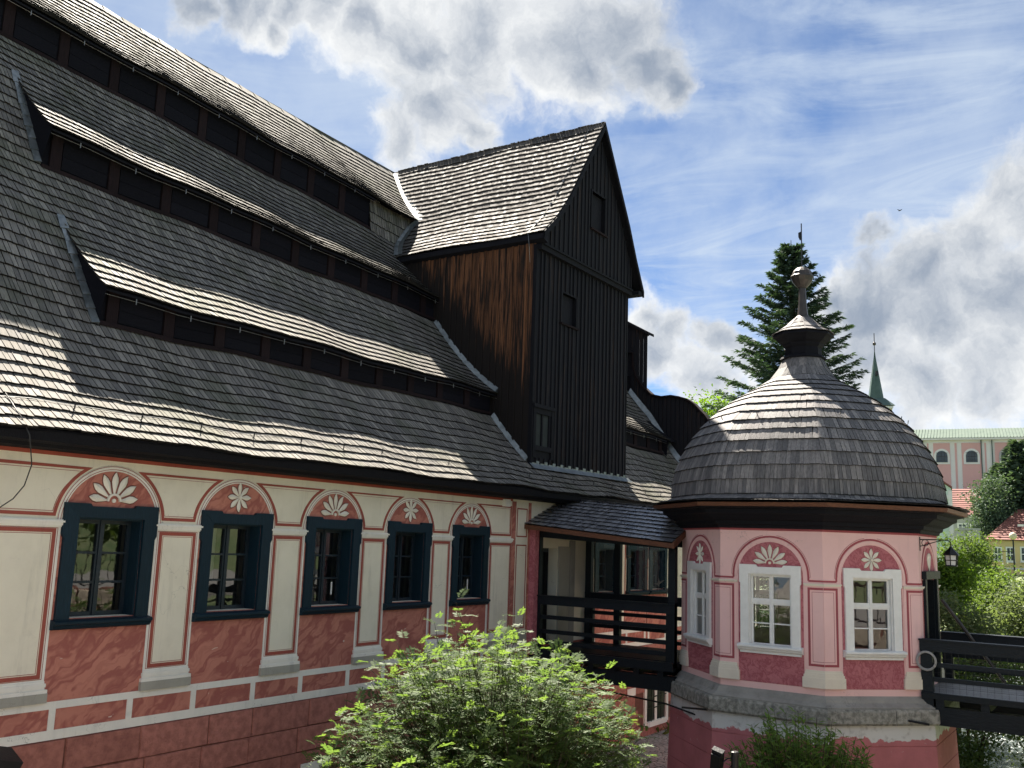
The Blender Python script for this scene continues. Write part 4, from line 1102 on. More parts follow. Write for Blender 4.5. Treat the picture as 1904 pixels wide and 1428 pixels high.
for i in range(6): y = WY0+.25+i*.56; obj('joist', MB().box(WX0-.02, WX1, y, y+.13, -2.68, -2.50), 'bridge_wood', walk)
obj('main_beam', MB().box(WX0+.02, WX0+.22, WY0, WY1, -2.98, -2.68), 'bridge_wood', walk); obj('main_beam', MB().box(WX1-.22, WX1-.02, WY0, WY1, -2.98, -2.68), 'bridge_wood', walk)
# glazing on the far side with bird stickers
for i, (ya, yb) in enumerate(((8.58, 11.0), (11.16, 11.82))):
    pn = obj('glass_pane', MB().add([(WX1-.07, ya, -1.17), (WX1-.07, yb, -1.17), (WX1-.07, yb, .1), (WX1-.07, ya, .0)], [(0, 1, 2, 3)]), 'glass', walk)
    if i == 0:
        for (y, z, s, a) in ((10.75, -.25, .10, 10), (10.1, -.15, .08, 60), (9.95, -.85, .16, -20), (10.3, -.5, .09, 80), (9.55, -.55, .10, 30), (8.95, -.25, .09, 70), (8.8, -.45, .07, 20), (8.78, -.82, .10, -10), (9.75, -1.02, .10, 100), (9.2, -.92, .08, 140)):
            b = [(-1, .15), (-.35, .22), (-.1, .05), (-.2, .9), (.12, .35), (.3, .12), (1, .2), (.4, -.1), (.25, -.5), (.05, -.15), (-.35, 0)]
            ca, sa = math.cos(R(a)), math.sin(R(a))
            q = MB(); q.prism([(WX1-.078, y+s*(u*ca-v*sa), z+s*(u*sa+v*ca)) for u, v in b], (-.002, 0, 0)); obj('bird_sticker', q, 'bird_decal', pn)
mb = MB().tube([(19.3, 12.02, -3.4), (19.3, 11.7, -3.05), (19.25, 11.4, -3.02), (19.25, 8.6, -3.22), (18.4, 7.4, -3.25)], .018, 6); obj('conduit', mb, 'iron', walk, smooth=True)
obj('work_lamp', MB().box(19.6, 19.9, 11.2, 11.6, -3.12, -3.0), 'iron', walk)

# ================================================================== octagonal pavilion
PX, PY, AP = 20.6, 6.0, 2.40
pav = thing('octagonal_pavilion', 'pink octagonal pavilion with grey shingled bell dome and white windows', 'pavilion', (PX, PY, -5.4))
HALF = AP*math.tan(R(22.5))
FR = []
for k in range(8):
    a = R(45*k); nrm = Vector((math.cos(a), math.sin(a), 0)); t = Vector((0, 0, 1)).cross(nrm)
    FR.append(wall_frame((PX+AP*nrm.x, PY+AP*nrm.y, 0), t, nrm))
WT, WB = .45, -2.57
def pav_window(F, parent):
    z1, z0, hw, iw = -.25, -1.75, .575, .41
    mb = MB()
    fprism(mb, F, [(-hw-.02, z1), (-hw-.02, z1-.33), (-hw, z1-.36), (-hw, z0), (-iw, z0), (-iw, z1-.17)], .004, .05)
    fprism(mb, F, [(hw+.02, z1), (iw, z1-.17), (iw, z0), (hw, z0), (hw, z1-.36), (hw+.02, z1-.33)], .004, .05)
    fprism(mb, F, [(-hw-.02, z1), (-iw, z1-.17), (iw, z1-.17), (hw+.02, z1), (.27, z1), (.24, z1-.04), (-.24, z1-.04), (-.27, z1)], .004, .052)
    fbox(mb, F, -iw-.001, -iw+.02, z0, z1-.17, -.2, .003); fbox(mb, F, iw-.02, iw+.001, z0, z1-.17, -.2, .003); fbox(mb, F, -iw+.02, iw-.02, z1-.19, z1-.165, -.2, .003)
    w = obj('window', mb, 'white_paint', parent)
    mb = MB(); fprism_sill(mb, F, -hw-.045, hw+.045, z0+.0); fbox(mb, F, -hw-.01, hw+.01, z0-.15, z0-.11, .004, .05); obj('sill', mb, 'white_paint', w)
    mb = MB(); a, b, zt, zb, d0, d1, st = -iw+.02, iw-.02, z1-.19, z0, -.11, -.06, .036
    zm = zt-.5; m0 = 0
    for p, q in ((a, -.005), (.005, b)):
        for s, e in ((zb, zm-.02), (zm+.02, zt)):
            fbox(mb, F, p, p+st, s, e, d0, d1); fbox(mb, F, q-st, q, s, e, d0, d1); fbox(mb, F, p+st, q-st, s, s+st, d0, d1); fbox(mb, F, p+st, q-st, e-st, e, d0, d1)
        zc = (zb+zm)/2; fbox(mb, F, p+st, q-st, zc-.012, zc+.012, d0+.01, d1)
    fbox(mb, F, a, b, zm-.028, zm+.028, d1-.02, d1+.012); fbox(mb, F, -.02, .02, zb, zt, d1-.02, d1+.014)
    obj('sash', mb, 'white_paint', w)
    zc = (zb+zm)/2
    for p, q in ((a, -.005), (.005, b)):
        for s, e in ((zb+st, zc-.012), (zc+.012, zm-.02-st), (zm+.02+st, zt-st)):
            tl = random.uniform(-.003, .003)
            obj('pane', MB().add([F(p+st, s, d0+.02+tl), F(q-st, s, d0+.02-tl), F(q-st, e, d0+.02), F(p+st, e, d0+.02)], [(0, 1, 2, 3)]), 'glass', w)
for k, F in enumerate(FR):
    door = k in (2, 6)
    h = (-.55, .55, -2.42, -.42) if door else (-.41, .41, -1.75, -.42)
    mb = MB()
    fbox(mb, F, -HALF, h[0], WB, WT, -.3, 0); fbox(mb, F, h[1], HALF, WB, WT, -.3, 0); fbox(mb, F, h[0], h[1], WB, h[2], -.3, 0); fbox(mb, F, h[0], h[1], h[3], WT, -.3, 0)
    wf = obj('wall_face', mb, 'pink', pav)
    if k in (0, 1, 2, 7) and k != 7: 
        if not door: pav_window(F, pav)
        continue
    # marbled bay, arch lines, flower
    bw = .625; zs = -.44
    mb = MB()
    if not door:
        fbox(mb, F, -bw, -.41, -2.43, zs, 0, .004); fbox(mb, F, .41, bw, -2.43, zs, 0, .004); fbox(mb, F, -.41, .41, -2.43, -1.75, 0, .004)
    fprism(mb, F, arc(0, zs, bw, 0, 180, 22)+[(-bw, zs-.001), (-.41, zs-.001), (-.41, zs+.02), (.41, zs+.02), (.41, zs-.001), (bw, zs-.001)], 0, .004)
    obj('painted_bay', mb, 'marble_pink', wf)
    mb = MB(); fribbon(mb, F, [(-bw-.10, zs-.07)]+arc(0, zs, bw+.10, 180, 0, 26)+[(bw+.10, zs-.07)], .035, 0, .005); obj('arch_line', mb, 'line_pink', wf)
    mb = MB(); fribbon(mb, F, arc(0, zs, bw+.05, 180, 0, 26), .05, 0, .012); obj('arch_moulding', mb, 'pink', wf)
    for sx in (-1, 1):
        mb = MB(); fribbon(mb, F, [(sx*(bw+.10), zs-.07), (sx*HALF, zs-.07)], .035, 0, .0055); obj('band_line', mb, 'line_pink', wf)
        mb = MB(); u0, u1 = sorted((sx*.65, sx*HALF)); fbox(mb, F, u0, u1, -2.12, -.60, 0, .010); obj('pilaster', mb, 'pink', wf)
        mb = MB(); fribbon(mb, F, [(sx*HALF, -2.02), (sx*.73, -2.02), (sx*.73, -.65), (sx*HALF, -.65)], .042, .010, .0145); obj('panel_line', mb, 'line_pink', wf)
        mb = MB(); fribbon(mb, F, [(sx*HALF, -1.96), (sx*.79, -1.96), (sx*.79, -.71), (sx*HALF, -.71)], .007, .010, .0125); obj('fine_line', mb, 'line_pink', wf)
        mb = MB(); fribbon(mb, F, [(sx*(bw+.125), zs-.02)]+[(sx*u, z) for u, z in arc(0, zs, bw+.135, 0, 80, 14)], .007, 0, .004); obj('fine_line', mb, 'line_pink', wf)
        for nm, rows in (('capital', ((-.60, -.575, .03, .0), (-.575, -.555, .045, .012))), ('pilaster_base', ((-2.15, -2.11, .025, -.005), (-2.19, -2.15, .04, .01), (-2.24, -2.19, .045, .03), (-2.42, -2.24, .055, .05)))):
            mb = MB()
            for za, zb, d, x in rows: u0, u1 = sorted((sx*(.65-x), sx*(HALF+d*.41))); fbox(mb, F, u0, u1, za, zb, 0, d)
            obj(nm, mb, 'cream_pink', wf)
    mb = MB(); fbox(mb, F, -HALF, HALF, WT-.05, WT, 0, .012); obj('frieze_band', mb, 'line_pink', wf)
    if k == 4: flower(F, 0, -.22, wf, True, .86, 'cream_pink', d=.006)
    elif k == 6:
        ro = obj('flower_ornament', MB().lathe([(.02, 0), (.05, .01)], 8, (0, 0)), 'cream_pink', wf, mw=F.M @ Matrix.Translation((0, -.25, .01)))
        for a in (60, 75, 90, 105, 120): obj('petal', PET_FAN, 'cream_pink', wf, mw=F.M @ Matrix.Translation((0, -.25, .006)) @ Matrix.Rotation(R(a-90), 4, 'Z') @ Matrix.Diagonal((.8, 1.1, 1, 1)))
    else: flower(F, 0, -.09, wf, False, .92, 'cream_pink', d=.006)
    if not door: pav_window(F, pav)
    else:
        mb = MB(); fbox(mb, F, -.68, -.52, -2.42, -.42, 0, .06); fbox(mb, F, .52, .68, -2.42, -.42, 0, .06); fbox(mb, F, -.74, .74, -.42, -.27, 0, .09)
        df = obj('door_frame', mb, 'bridge_wood', wf)
        mb = MB(); fbox(mb, F, .50, .56, -2.4, -.45, -.9, 0); obj('door_leaf', mb, 'bridge_wood', df)
oct0 = R(22.5)
def orad(ap): return ap/math.cos(R(22.5))
obj('inner_floor', MB().lathe([(orad(AP-.1), -2.55), (orad(AP-.1), -2.42)], 8, (PX, PY), oct0), 'room_floor', pav)
obj('ceiling', MB().lathe([(orad(AP-.05), .42), (orad(AP-.05), .5)], 8, (PX, PY), oct0), 'room_wall', pav)
# cornice, brown edge board, skirt, dome
cp = [(AP+.012, .44), (AP+.05, .44), (AP+.07, .50), (AP+.12, .52), (AP+.13, .58), (AP+.22, .62), (AP+.32, .70), (AP+.38, .72), (AP+.39, .79), (AP+.52, .82), (AP+.52, .845), (AP+.2, .86)]
obj('cornice', MB().lathe([(orad(r), z) for r, z in cp], 8, (PX, PY), oct0, False), 'dark_wood', pav)
obj('edge_board', MB().lathe([(orad(AP+.50), .835), (orad(AP+.575), .845), (orad(AP+.595), .915), (orad(AP+.5), .925)], 8, (PX, PY), oct0, False), 'eave_board', pav)
DP = [(2.84, 1.10), (2.82, 1.45), (2.74, 1.78), (2.55, 2.16), (2.28, 2.55), (1.95, 2.90), (1.56, 3.20), (1.11, 3.46), (.74, 3.66), (.54, 3.86), (.42, 4.20)]
SK = [(orad(AP+.64), .93), (orad(AP+.3), 1.0), (2.80, 1.12)]
cs8 = math.cos(R(22.5))
SH = []
def dome_courses(P, n, w, faces=range(8), th=.022, lift=.018):
    for k in faces:
        a = R(45*k); nr = Vector((math.cos(a), math.sin(a), 0)); tg = Vector((0, 0, 1)).cross(nr)
        for j in range(n):
            t0 = j/n; r0, _ = lerp_prof(P, t0); hw = r0*math.sin(R(22.5)); ap0 = r0*cs8
            def fn(s, t, nr=nr, tg=tg, ap0=ap0):
                r, z = lerp_prof(P, min(t, 1.0)); ap = r*cs8
                q = nr*ap+tg*(s*ap/ap0); L_ = q.length; q = q*((.68*L_+.32*r*.975)/L_); return Vector((PX+q.x, PY+q.y, z))
            lay_course(SH, fn, t0, 1/n*1.4, -hw-.012, hw+.012, w, th, lift, .008, .4)
dome_courses(SK, 3, .09, th=.016, lift=.02)
dome_courses(DP, 15, .088)
finish_shingles(pav, SH, 'shingle_dome')
obj('dome_deck', MB().lathe([(r-.05, z-.01) for r, z in SK]+[(r-.06, z) for r, z in DP], 8, (PX, PY), oct0), 'dark_wood', pav)
for k in range(8):
    for (t, o) in ((.43, -.35), (.43, .3)):
        r, z = lerp_prof(DP, t); a = R(45*k); nr = Vector((math.cos(a), math.sin(a), 0)); tg = Vector((0, 0, 1)).cross(nr)
        p = Vector((PX, PY, z))+nr*(r*cs8+.02)+tg*o
        obj('snow_hook', MB().tube([p, p+nr*.05+Vector((0, 0, .03)), p+nr*.06+Vector((0, 0, .10))], .009, 5), 'iron', pav)
lan = obj('roof_lantern', MB().lathe([(.40, 4.16), (.50, 4.18), (.47, 4.23), (.40, 4.25), (.385, 4.42), (.43, 4.47), (.44, 4.51), (.52, 4.56), (.60, 4.64), (.655, 4.67), (.65, 4.715)], 8, (PX, PY), oct0), 'dark_wood', pav)
SH = []
dome_courses([(.66, 4.72), (.36, 4.90), (.20, 5.10)], 3, .07, th=.014, lift=.018)
me = bpy.data.meshes.new('shingle'); me.from_pydata([tuple(v) for v in T_V], [], T_F); me.materials.append(MATS['shingle_dome'])
for m_ in SH: obj('shingle', me, None, lan, mw=m_)
obj('lantern_deck', MB().lathe([(.645, 4.715), (.35, 4.895), (.19, 5.10)], 8, (PX, PY), oct0), 'dark_wood', lan)
obj('finial_stem', MB().lathe([(.23, 5.03), (.19, 5.10), (.12, 5.17), (.095, 5.4), (.075, 5.80), (.10, 5.83)], 8, (PX, PY), oct0), 'ball_metal', pav)
obj('finial_ball', MB().lathe([(.09, 5.80), (.15, 5.86), (.215, 5.95), (.24, 6.02), (.25, 6.04), (.25, 6.07), (.225, 6.09), (.20, 6.17), (.14, 6.24), (.05, 6.28), (.01, 6.285)], 12, (PX, PY)), 'ball_metal', pav)
obj('weather_rod', MB().tube([(PX, PY, 6.27), (PX, PY, 7.30)], .013, 6), 'iron', pav)
obj('weather_vane', MB().prism([(PX, PY, 7.12), (PX-.05, PY+.05, 7.08), (PX-.045, PY+.05, 6.98), (PX-.02, PY+.02, 6.90), (PX, PY, 6.94)], (.01, .01, 0)), 'iron', pav)
# stone ledge and battered base
obj('ledge_slope', MB().lathe([(orad(AP+.004), -2.55), (orad(AP+.06), -2.60), (orad(AP+.10), -2.66), (orad(AP+.22), -2.72), (orad(AP+.22), -2.9)], 8, (PX, PY), oct0), 'ledge_mortar', pav)
for k in range(8):
    F = FR[k]; cuts = [-1, random.uniform(-.25, .25), 1] if k != 4 else [-1, 1]
    for a, b in zip(cuts[:-1], cuts[1:]):
        mb = MB(); vs = []
        d0, d1, d2 = .10, .27, .29
        for (d, z) in ((d0, -2.75), (d1, -2.745), (d2, -2.79), (d2+.01, -2.98), (d1, -3.02), (d0, -3.02)):
            hw = (AP+d)*math.tan(R(22.5))
            vs.append([(a*hw+(.008 if a > -1 else .002), z, d), (b*hw-(.008 if b < 1 else .002), z, d)])
        q = [F(*v[0]) for v in vs]+[F(*v[1]) for v in vs]
        mb.add(q, [tuple(range(6)), tuple(range(11, 5, -1))]+[(i, 6+i, 6+(i+1) % 6, (i+1) % 6) for i in range(6)])
        obj('ledge_stone', mb, 'granite', pav)
bp = []
zz = -3.015
for i, h in enumerate((.38, .44, .44, .44, .44, .44, .44, .6, .8, .8)):
    o = AP+.20+.045*(-zz-3.0); o2 = AP+.20+.045*(-zz+h-3.0)
    bp += [(orad(o), zz), (orad(o2), zz-h+.014), (orad(o2-.012), zz-h+.010), (orad(o2-.012), zz-h+.002)]; zz -= h
obj('base_wall', MB().lathe([(r, z) for r, z in bp][::-1], 8, (PX, PY), oct0), 'base_pink', pav)
for (p, q) in (((18.05, 7.2, -3.03), (17.75, 7.6, -3.0)), ((19.0, 3.75, -2.92), (19.25, 3.45, -2.98))): obj('iron_peg', MB().tube([p, q], .02, 5), 'iron', pav)
# interior furniture glimpsed through the panes
obj('inner_post', MB().box(PX-.08, PX+.08, PY-.08, PY+.08, -2.42, .42), 'dark_wood', pav)

# ================================================================== footbridge to the street
fb = thing('footbridge', 'dark timber footbridge with open rails and wire mesh at the right edge', 'footbridge', (20.7, 1.9, -5.2))
BX0, BX1, BY0, BY1 = 19.55, 21.95, .1, 3.58
for X, nm in ((BX0, 'front'), (BX1-.12, 'back')):
    r_ = obj('railing', MB().box(X-.02, X+.14, BY0, BY1+.04, -1.72, -1.53).box(X-.05, X+.17, BY0, BY1+.05, -1.53, -1.50), 'bridge_wood', fb)
    for y in (BY1-.17, 1.2): obj('post', MB().box(X-.01, X+.13, y, y+.20, -2.75, -1.72), 'bridge_wood', r_)
    for z in (-1.96, -2.22): obj('rail', MB().box(X+.02, X+.09, BY0, BY1-.17, z-.04, z+.04), 'bridge_wood', r_)
    # wire mesh behind the rails
    mb = MB(); y = BY0
    while y < BY1-.2: mb.box(X+.10, X+.104, y, y+.004, -2.46, -1.72); y += .115
    for z in (-2.36, -2.1, -1.85): mb.box(X+.104, X+.108, BY0, BY1-.17, z, z+.004)
    obj('wire_mesh', mb, 'dark_wire', r_)
for i in range(12):
    x = BX0+.04+i*.193; obj('deck_plank', MB().box(x, x+.186, BY0, BY1+.02, -2.505, -2.46+random.uniform(-.003, .003)), 'deck_grey', fb)
obj('deck_edge', MB().box(BX0-.05, BX0+.035, BY0, BY1+.03, -2.56, -2.455), 'bridge_wood', fb)
for i in range(5): y = BY1-.35-i*.75; obj('joist', MB().box(BX0-.02, BX1, y, y+.14, -2.70, -2.51), 'bridge_wood', fb)
obj('main_beam', MB().box(BX0-.03, BX0+.2, BY0, BY1+.04, -3.02, -2.70), 'bridge_wood', fb); obj('main_beam', MB().box(BX1-.2, BX1, BY0, BY1, -3.02, -2.70), 'bridge_wood', fb)
obj('stay_rod', MB().tube([(21.7, 3.56, -.85), (21.7, 2.45, -2.4)], .035, 8), 'ball_metal', fb)

coil = MB()
for i, (r, o) in enumerate(((.148, 0), (.165, .012), (.155, .03), (.172, .02))):
    coil.tube([(19.50-o, 3.50+r*math.cos(2*math.pi*j/28), -1.89+r*math.sin(2*math.pi*j/28)) for j in range(28)], .011, 6, True)
tag(obj('cable_coil', coil, 'cable_grey', smooth=True), 'grey ring of coiled hose hanging on the footbridge end post', 'hose coil')

# hanging wall lantern
lt = thing('wall_lantern', 'small black wrought iron lantern hanging from a bracket on the pavilion corner', 'lantern', (19.78, 3.05, -.1))
obj('bracket', MB().tube([(19.78, 3.6, .33), (19.78, 3.3, .335), (19.78, 3.1, .33), (19.78, 3.05, .29), (19.78, 3.045, .21)], .012, 6).tube([(19.78, 3.6, .20), (19.78, 3.2, .33)], .009, 6).tube([(19.78, 3.5+.06*math.cos(j*math.pi/6), .27+.06*math.sin(j*math.pi/6)) for j in range(12)], .007, 5, True).box(19.765, 19.795, 3.585, 3.605, .12, .38), 'iron', lt, smooth=False)
obj('lantern_roof', MB().lathe([(.155, .05), (.15, .07), (.06, .16), (.03, .2), (.012, .22)], 6, (19.78, 3.05)), 'iron', lt)
obj('lantern_glass', MB().lathe([(.095, -.13), (.11, .05)], 6, (19.78, 3.05)), 'lamp_frost', lt)
mb = MB()
for j in range(6):
    a = j*math.pi/3; mb.tube([(19.78+.10*math.cos(a), 3.05+.10*math.sin(a), -.14), (19.78+.118*math.cos(a), 3.05+.118*math.sin(a), .05)], .009, 4)
mb.lathe([(.115, -.155), (.115, -.13), (.10, -.13)], 6, (19.78, 3.05)).lathe([(.118, -.05), (.118, -.035)], 6, (19.78, 3.05), 0, False)
obj('lantern_frame', mb, 'iron', lt)

# floodlight on a post in front of the pavilion, and the one at the left edge
fl = thing('floodlight', 'black floodlight on a post in front of the pavilion base', 'floodlight', (14.0, 5.32, -5.2))
obj('post', MB().tube([(14.05, 5.20, -5.2), (14.05, 5.18, -2.95)], .055, 10).lathe([(.06, -2.95), (.06, -2.90), (.045, -2.89)], 10, (14.05, 5.18)), 'iron', fl)
M_ = Matrix.Translation((13.98, 5.42, -3.02)) @ Matrix.Rotation(R(15), 4, 'X') @ Matrix.Rotation(R(-25), 4, 'Y')
q = MB().box(-.06, .06, -.075, .075, -.20, .15).box(-.045, .045, -.085, .085, .15, .165).box(-.09, -.06, -.07, .07, -.18, .12)
q.v = [tuple(M_ @ Vector(v)) for v in q.v]; obj('lamp_head', q, 'iron', fl)
obj('yoke', MB().tube([(13.98, 5.34, -3.05), (14.02, 5.28, -3.0), (14.05, 5.2, -2.98)], .012, 5).tube([(13.98, 5.36, -3.15), (14.0, 5.3, -3.2), (14.04, 5.2, -3.05)], .008, 5), 'iron', fl)
ef = thing('wall_floodlight', 'black floodlight corner jutting into view at the lower left edge', 'floodlight', (6.3, 11.3, -2.8))
q = MB().box(5.95, 6.60, 10.95, 11.3, -2.66, -2.55).box(5.98, 6.57, 10.97, 11.25, -2.72, -2.66); q2 = MB().box(5.94, 6.615, 10.93, 11.31, -2.74, -2.71)
M_ = Matrix.Translation((6.3, 11.1, -2.66)) @ Matrix.Rotation(R(14), 4, 'Y') @ Matrix.Rotation(R(20), 4, 'X') @ Matrix.Translation((-6.3, -11.1, 2.66))
for mbx in (q, q2): mbx.v = [tuple(M_ @ Vector(v)) for v in mbx.v]
obj('housing', q, 'iron', ef); obj('rim', q2, 'cable_grey', ef)
obj('arm', MB().bar((6.3, 11.2, -2.7), (6.2, 12.0, -2.9), .05, .05), 'iron', ef)

# ================================================================== plants
def rot_frames(n, up_bias=.0, flat=.0):
    d = np.random.normal(size=(n, 3)); d[:, 2] = d[:, 2]*(1-flat)+up_bias; d /= np.linalg.norm(d, axis=1)[:, None]
    s = np.random.normal(size=(n, 3)); s -= d*np.sum(s*d, 1)[:, None]; s /= np.linalg.norm(s, axis=1)[:, None]
    return d, s, np.cross(d, s)
def leaf_quads(P, size, d, s, nrm, wid=.5, fold=.15):
    """rhombic leaves (4 corners, slightly folded)"""
    n = len(P); L = (size*np.random.uniform(.7, 1.3, n))[:, None]
    V = np.stack([P, P+d*L*.5+s*L*wid*.5+nrm*L*fold, P+d*L, P+d*L*.5-s*L*wid*.5+nrm*L*fold], 1).reshape(-1, 3)
    F = np.arange(n*4).reshape(-1, 4); return V, F
def crown_points(blobs, n, shell=.55):
    """points in a set of ellipsoids, more of them near the surface; clumped"""
    vol = np.array([b[3]*b[4]*b[5] for b in blobs])**.72; idx = np.random.choice(len(blobs), n, p=vol/vol.sum())
    B = np.array(blobs)[idx]
    d = np.random.normal(size=(n, 3)); d /= np.linalg.norm(d, axis=1)[:, None]
    r = np.random.uniform(0, 1, n)**.45
    r = shell*r+(1-shell)*np.random.uniform(0, 1, n)**(1/3)
    return B[:, :3]+d*r[:, None]*B[:, 3:6], d
def leafy(name, label, cat, base, blobs, n, size, mname, group=None, trunk=.15, clumps=None, wid=.55, droop=.2):
    """tree or bush: trunk, limbs into every blob, leaves in clumps around twig ends"""
    t = thing(name, label, cat, tuple(base), group)
    base = Vector(base)
    mb = MB(); tops = [Vector(b[:3]) for b in blobs]
    cz_ = sum(b[2] for b in blobs)/len(blobs)
    top = Vector((sum(b[0] for b in blobs)/len(blobs), sum(b[1] for b in blobs)/len(blobs), cz_))
    fork = base.lerp(top, .55)
    mb.tube([base, base.lerp(fork, .5)+Vector((random.uniform(-.1, .1), random.uniform(-.1, .1), 0)), fork], [trunk, trunk*.8, trunk*.6], 7)
    for b in tops: mb.tube([fork, fork.lerp(b, .5)+Vector((0, 0, .1)), b], [trunk*.45, trunk*.3, trunk*.12], 5)
    obj('trunk', mb, 'bark', t)
    nc = clumps or max(20, n//45)
    cp_, dd = crown_points(blobs, nc, .8)
    idx = np.random.randint(0, nc, n); cl = np.array([min(b[3:6]) for b in blobs]).mean()*.30
    P = cp_[idx]+np.random.normal(size=(n, 3))*cl*np.array([1, 1, .7])
    d, s, nr = rot_frames(n, -droop, .35)
    V, F = leaf_quads(P, size, d, s, nr, wid)
    fast('crown', V, F, mname, t)
    return t

# --- rowan bush in the yard, pinnate leaves on upright stems
def rowan():
    t = thing('rowan_bush', 'large bright green bush with feathery pinnate leaves in front of the mill', 'bush', (12.0, 8.0, -5.2))
    base = Vector((12.0, 8.0, -5.2)); stems = MB()
    Vs = []; n_leaf = 0
    def outline(x):   # height of the bush top along X
        pts = [(8.5, -3.0), (8.9, -2.4), (9.5, -2.05), (10.0, -1.62), (10.55, -1.25), (11.1, -1.35), (11.7, -1.45), (12.4, -1.42), (13.0, -1.55), (13.5, -1.78), (14.2, -2.0), (14.8, -2.45), (15.6, -3.0), (16, -3.6)]
        for (a, b), (c, d) in zip(pts[:-1], pts[1:]):
            if a <= x <= c: return b+(d-b)*(x-a)/(c-a)
        return -3.4
    for i in range(760):
        x = random.uniform(8.55, 15.2); b_ = random.uniform(-1, 1); yy = 8.0+1.55*b_
        k = math.sqrt(max(0.0, 1-b_*b_*.8))
        xs_ = 11.95+(x-11.95)*(.42+.46*k); H_ = outline(x)+5.2
        lev = 1.0 if random.random() < .42 else random.uniform(.38, .95)
        if i % 16 == 0: lev = random.uniform(1.04, 1.11)
        tip = Vector((xs_, yy-.5*(1-lev)*(1 if yy < 8.4 else -1), -5.2+H_*(.55+.45*k)*lev*random.uniform(.93, 1.02)))
        b0 = base+Vector((random.uniform(-.7, .7), random.uniform(-.5, .5), 0)); mid_ = b0.lerp(tip, .55)+Vector((random.uniform(-.2, .2), random.uniform(-.2, .2), .30))
        pts = [mid_, mid_.lerp(tip, .55)+Vector((0, 0, .10)), tip]
        if i % 8 == 0: stems.tube([b0]+pts, [.018, .012, .008, .004], 4)
        else: stems.tube(pts, [.009, .006, .003], 4)
        nl = random.randint(13, 17)
        for j in range(nl):
            f = j/(nl-1); p = pts[0].lerp(pts[1], f*2) if f < .5 else pts[1].lerp(pts[2], f*2-1)
            p = p+Vector((random.gauss(0, .05), random.gauss(0, .05), random.gauss(0, .04)))
            ang = j*2.4+random.uniform(-.5, .5); el = random.uniform(-.15, .6) if f < .9 else random.uniform(.3, 1.1)
            ax = Vector((math.cos(ang)*math.cos(el), math.sin(ang)*math.cos(el), math.sin(el)))
            L = random.uniform(.20, .31); sd = ax.cross(Vector((0, 0, 1))).normalized(); nm = sd.cross(ax).normalized()
            npair = 7
            for q in range(npair):
                g = .22+.78*q/(npair-1)
                c = p+ax*(L*g)-Vector((0, 0, 1))*(L*.35*g*g)
                ll = L*.32*(1-.45*abs(g-.55))*random.uniform(.85, 1.15); ww = ll*.31
                for sg in (-1, 1):
                    dd = (sd*sg*.86+ax*.42-nm*.15+Vector((random.uniform(-.15, .15), random.uniform(-.15, .15), random.uniform(-.15, .15)))).normalized(); e = dd.cross(nm).normalized()*ww/2
                    Vs += [c, c+dd*ll*.5+e, c+dd*ll, c+dd*ll*.5-e]
            c = p+ax*L-Vector((0, 0, 1))*(L*.35); e = sd*.011
            Vs += [c, c+ax*.03+e, c+ax*.065, c+ax*.03-e]
    obj('stems', stems, 'twig', t)
    V = np.array([tuple(v) for v in Vs]); fast('foliage', V, np.arange(len(V)).reshape(-1, 4), 'leaf_rowan', t)
rowan()

# --- leafy shrub in front of the pavilion base
def stem_shrub(name, label, base, rad, top, nst, leaf, mname):
    t = thing(name, label, 'shrub', base); st = MB(); P = []; D = []
    for i in range(nst):
        a = random.uniform(0, 6.283); r = rad*math.sqrt(random.uniform(0, 1)); b = Vector(base)
        tip = b+Vector((r*math.cos(a)*1.0, r*math.sin(a), (top-base[2])*random.uniform(.72, 1.0)*(1-.28*(r/rad)**2)))
        b2 = b+Vector((r*math.cos(a)*.35, r*math.sin(a)*.35, 0)); m = b2.lerp(tip, .55)+Vector((0, 0, .12))
        st.tube([b2, m, tip], [.010, .007, .003], 4)
        n = 46
        for j in range(n):
            f = .15+.85*j/n; p = b2.lerp(m, f/.55) if f < .55 else m.lerp(tip, (f-.55)/.45)
            an = j*2.4+random.uniform(-.5, .5); el = random.uniform(-.2, .8)
            P.append(p); D.append((math.cos(an)*math.cos(el), math.sin(an)*math.cos(el), math.sin(el)))
    P = np.array([tuple(p) for p in P]); D = np.array(D); s = np.cross(D, np.array([0, 0, 1.0])); s /= np.linalg.norm(s, axis=1)[:, None]+1e-6; nr = np.cross(s, D)
    V, F = leaf_quads(P, leaf, D, s, nr, .32, .06)
    obj('stems', st, 'twig', t); fast('foliage', V, F, mname, t)
stem_shrub('green_shrub', 'upright green shrub with narrow leaves against the pavilion base', (16.2, 4.85, -5.2), 1.2, -2.42, 300, .14, 'leaf_shrub')

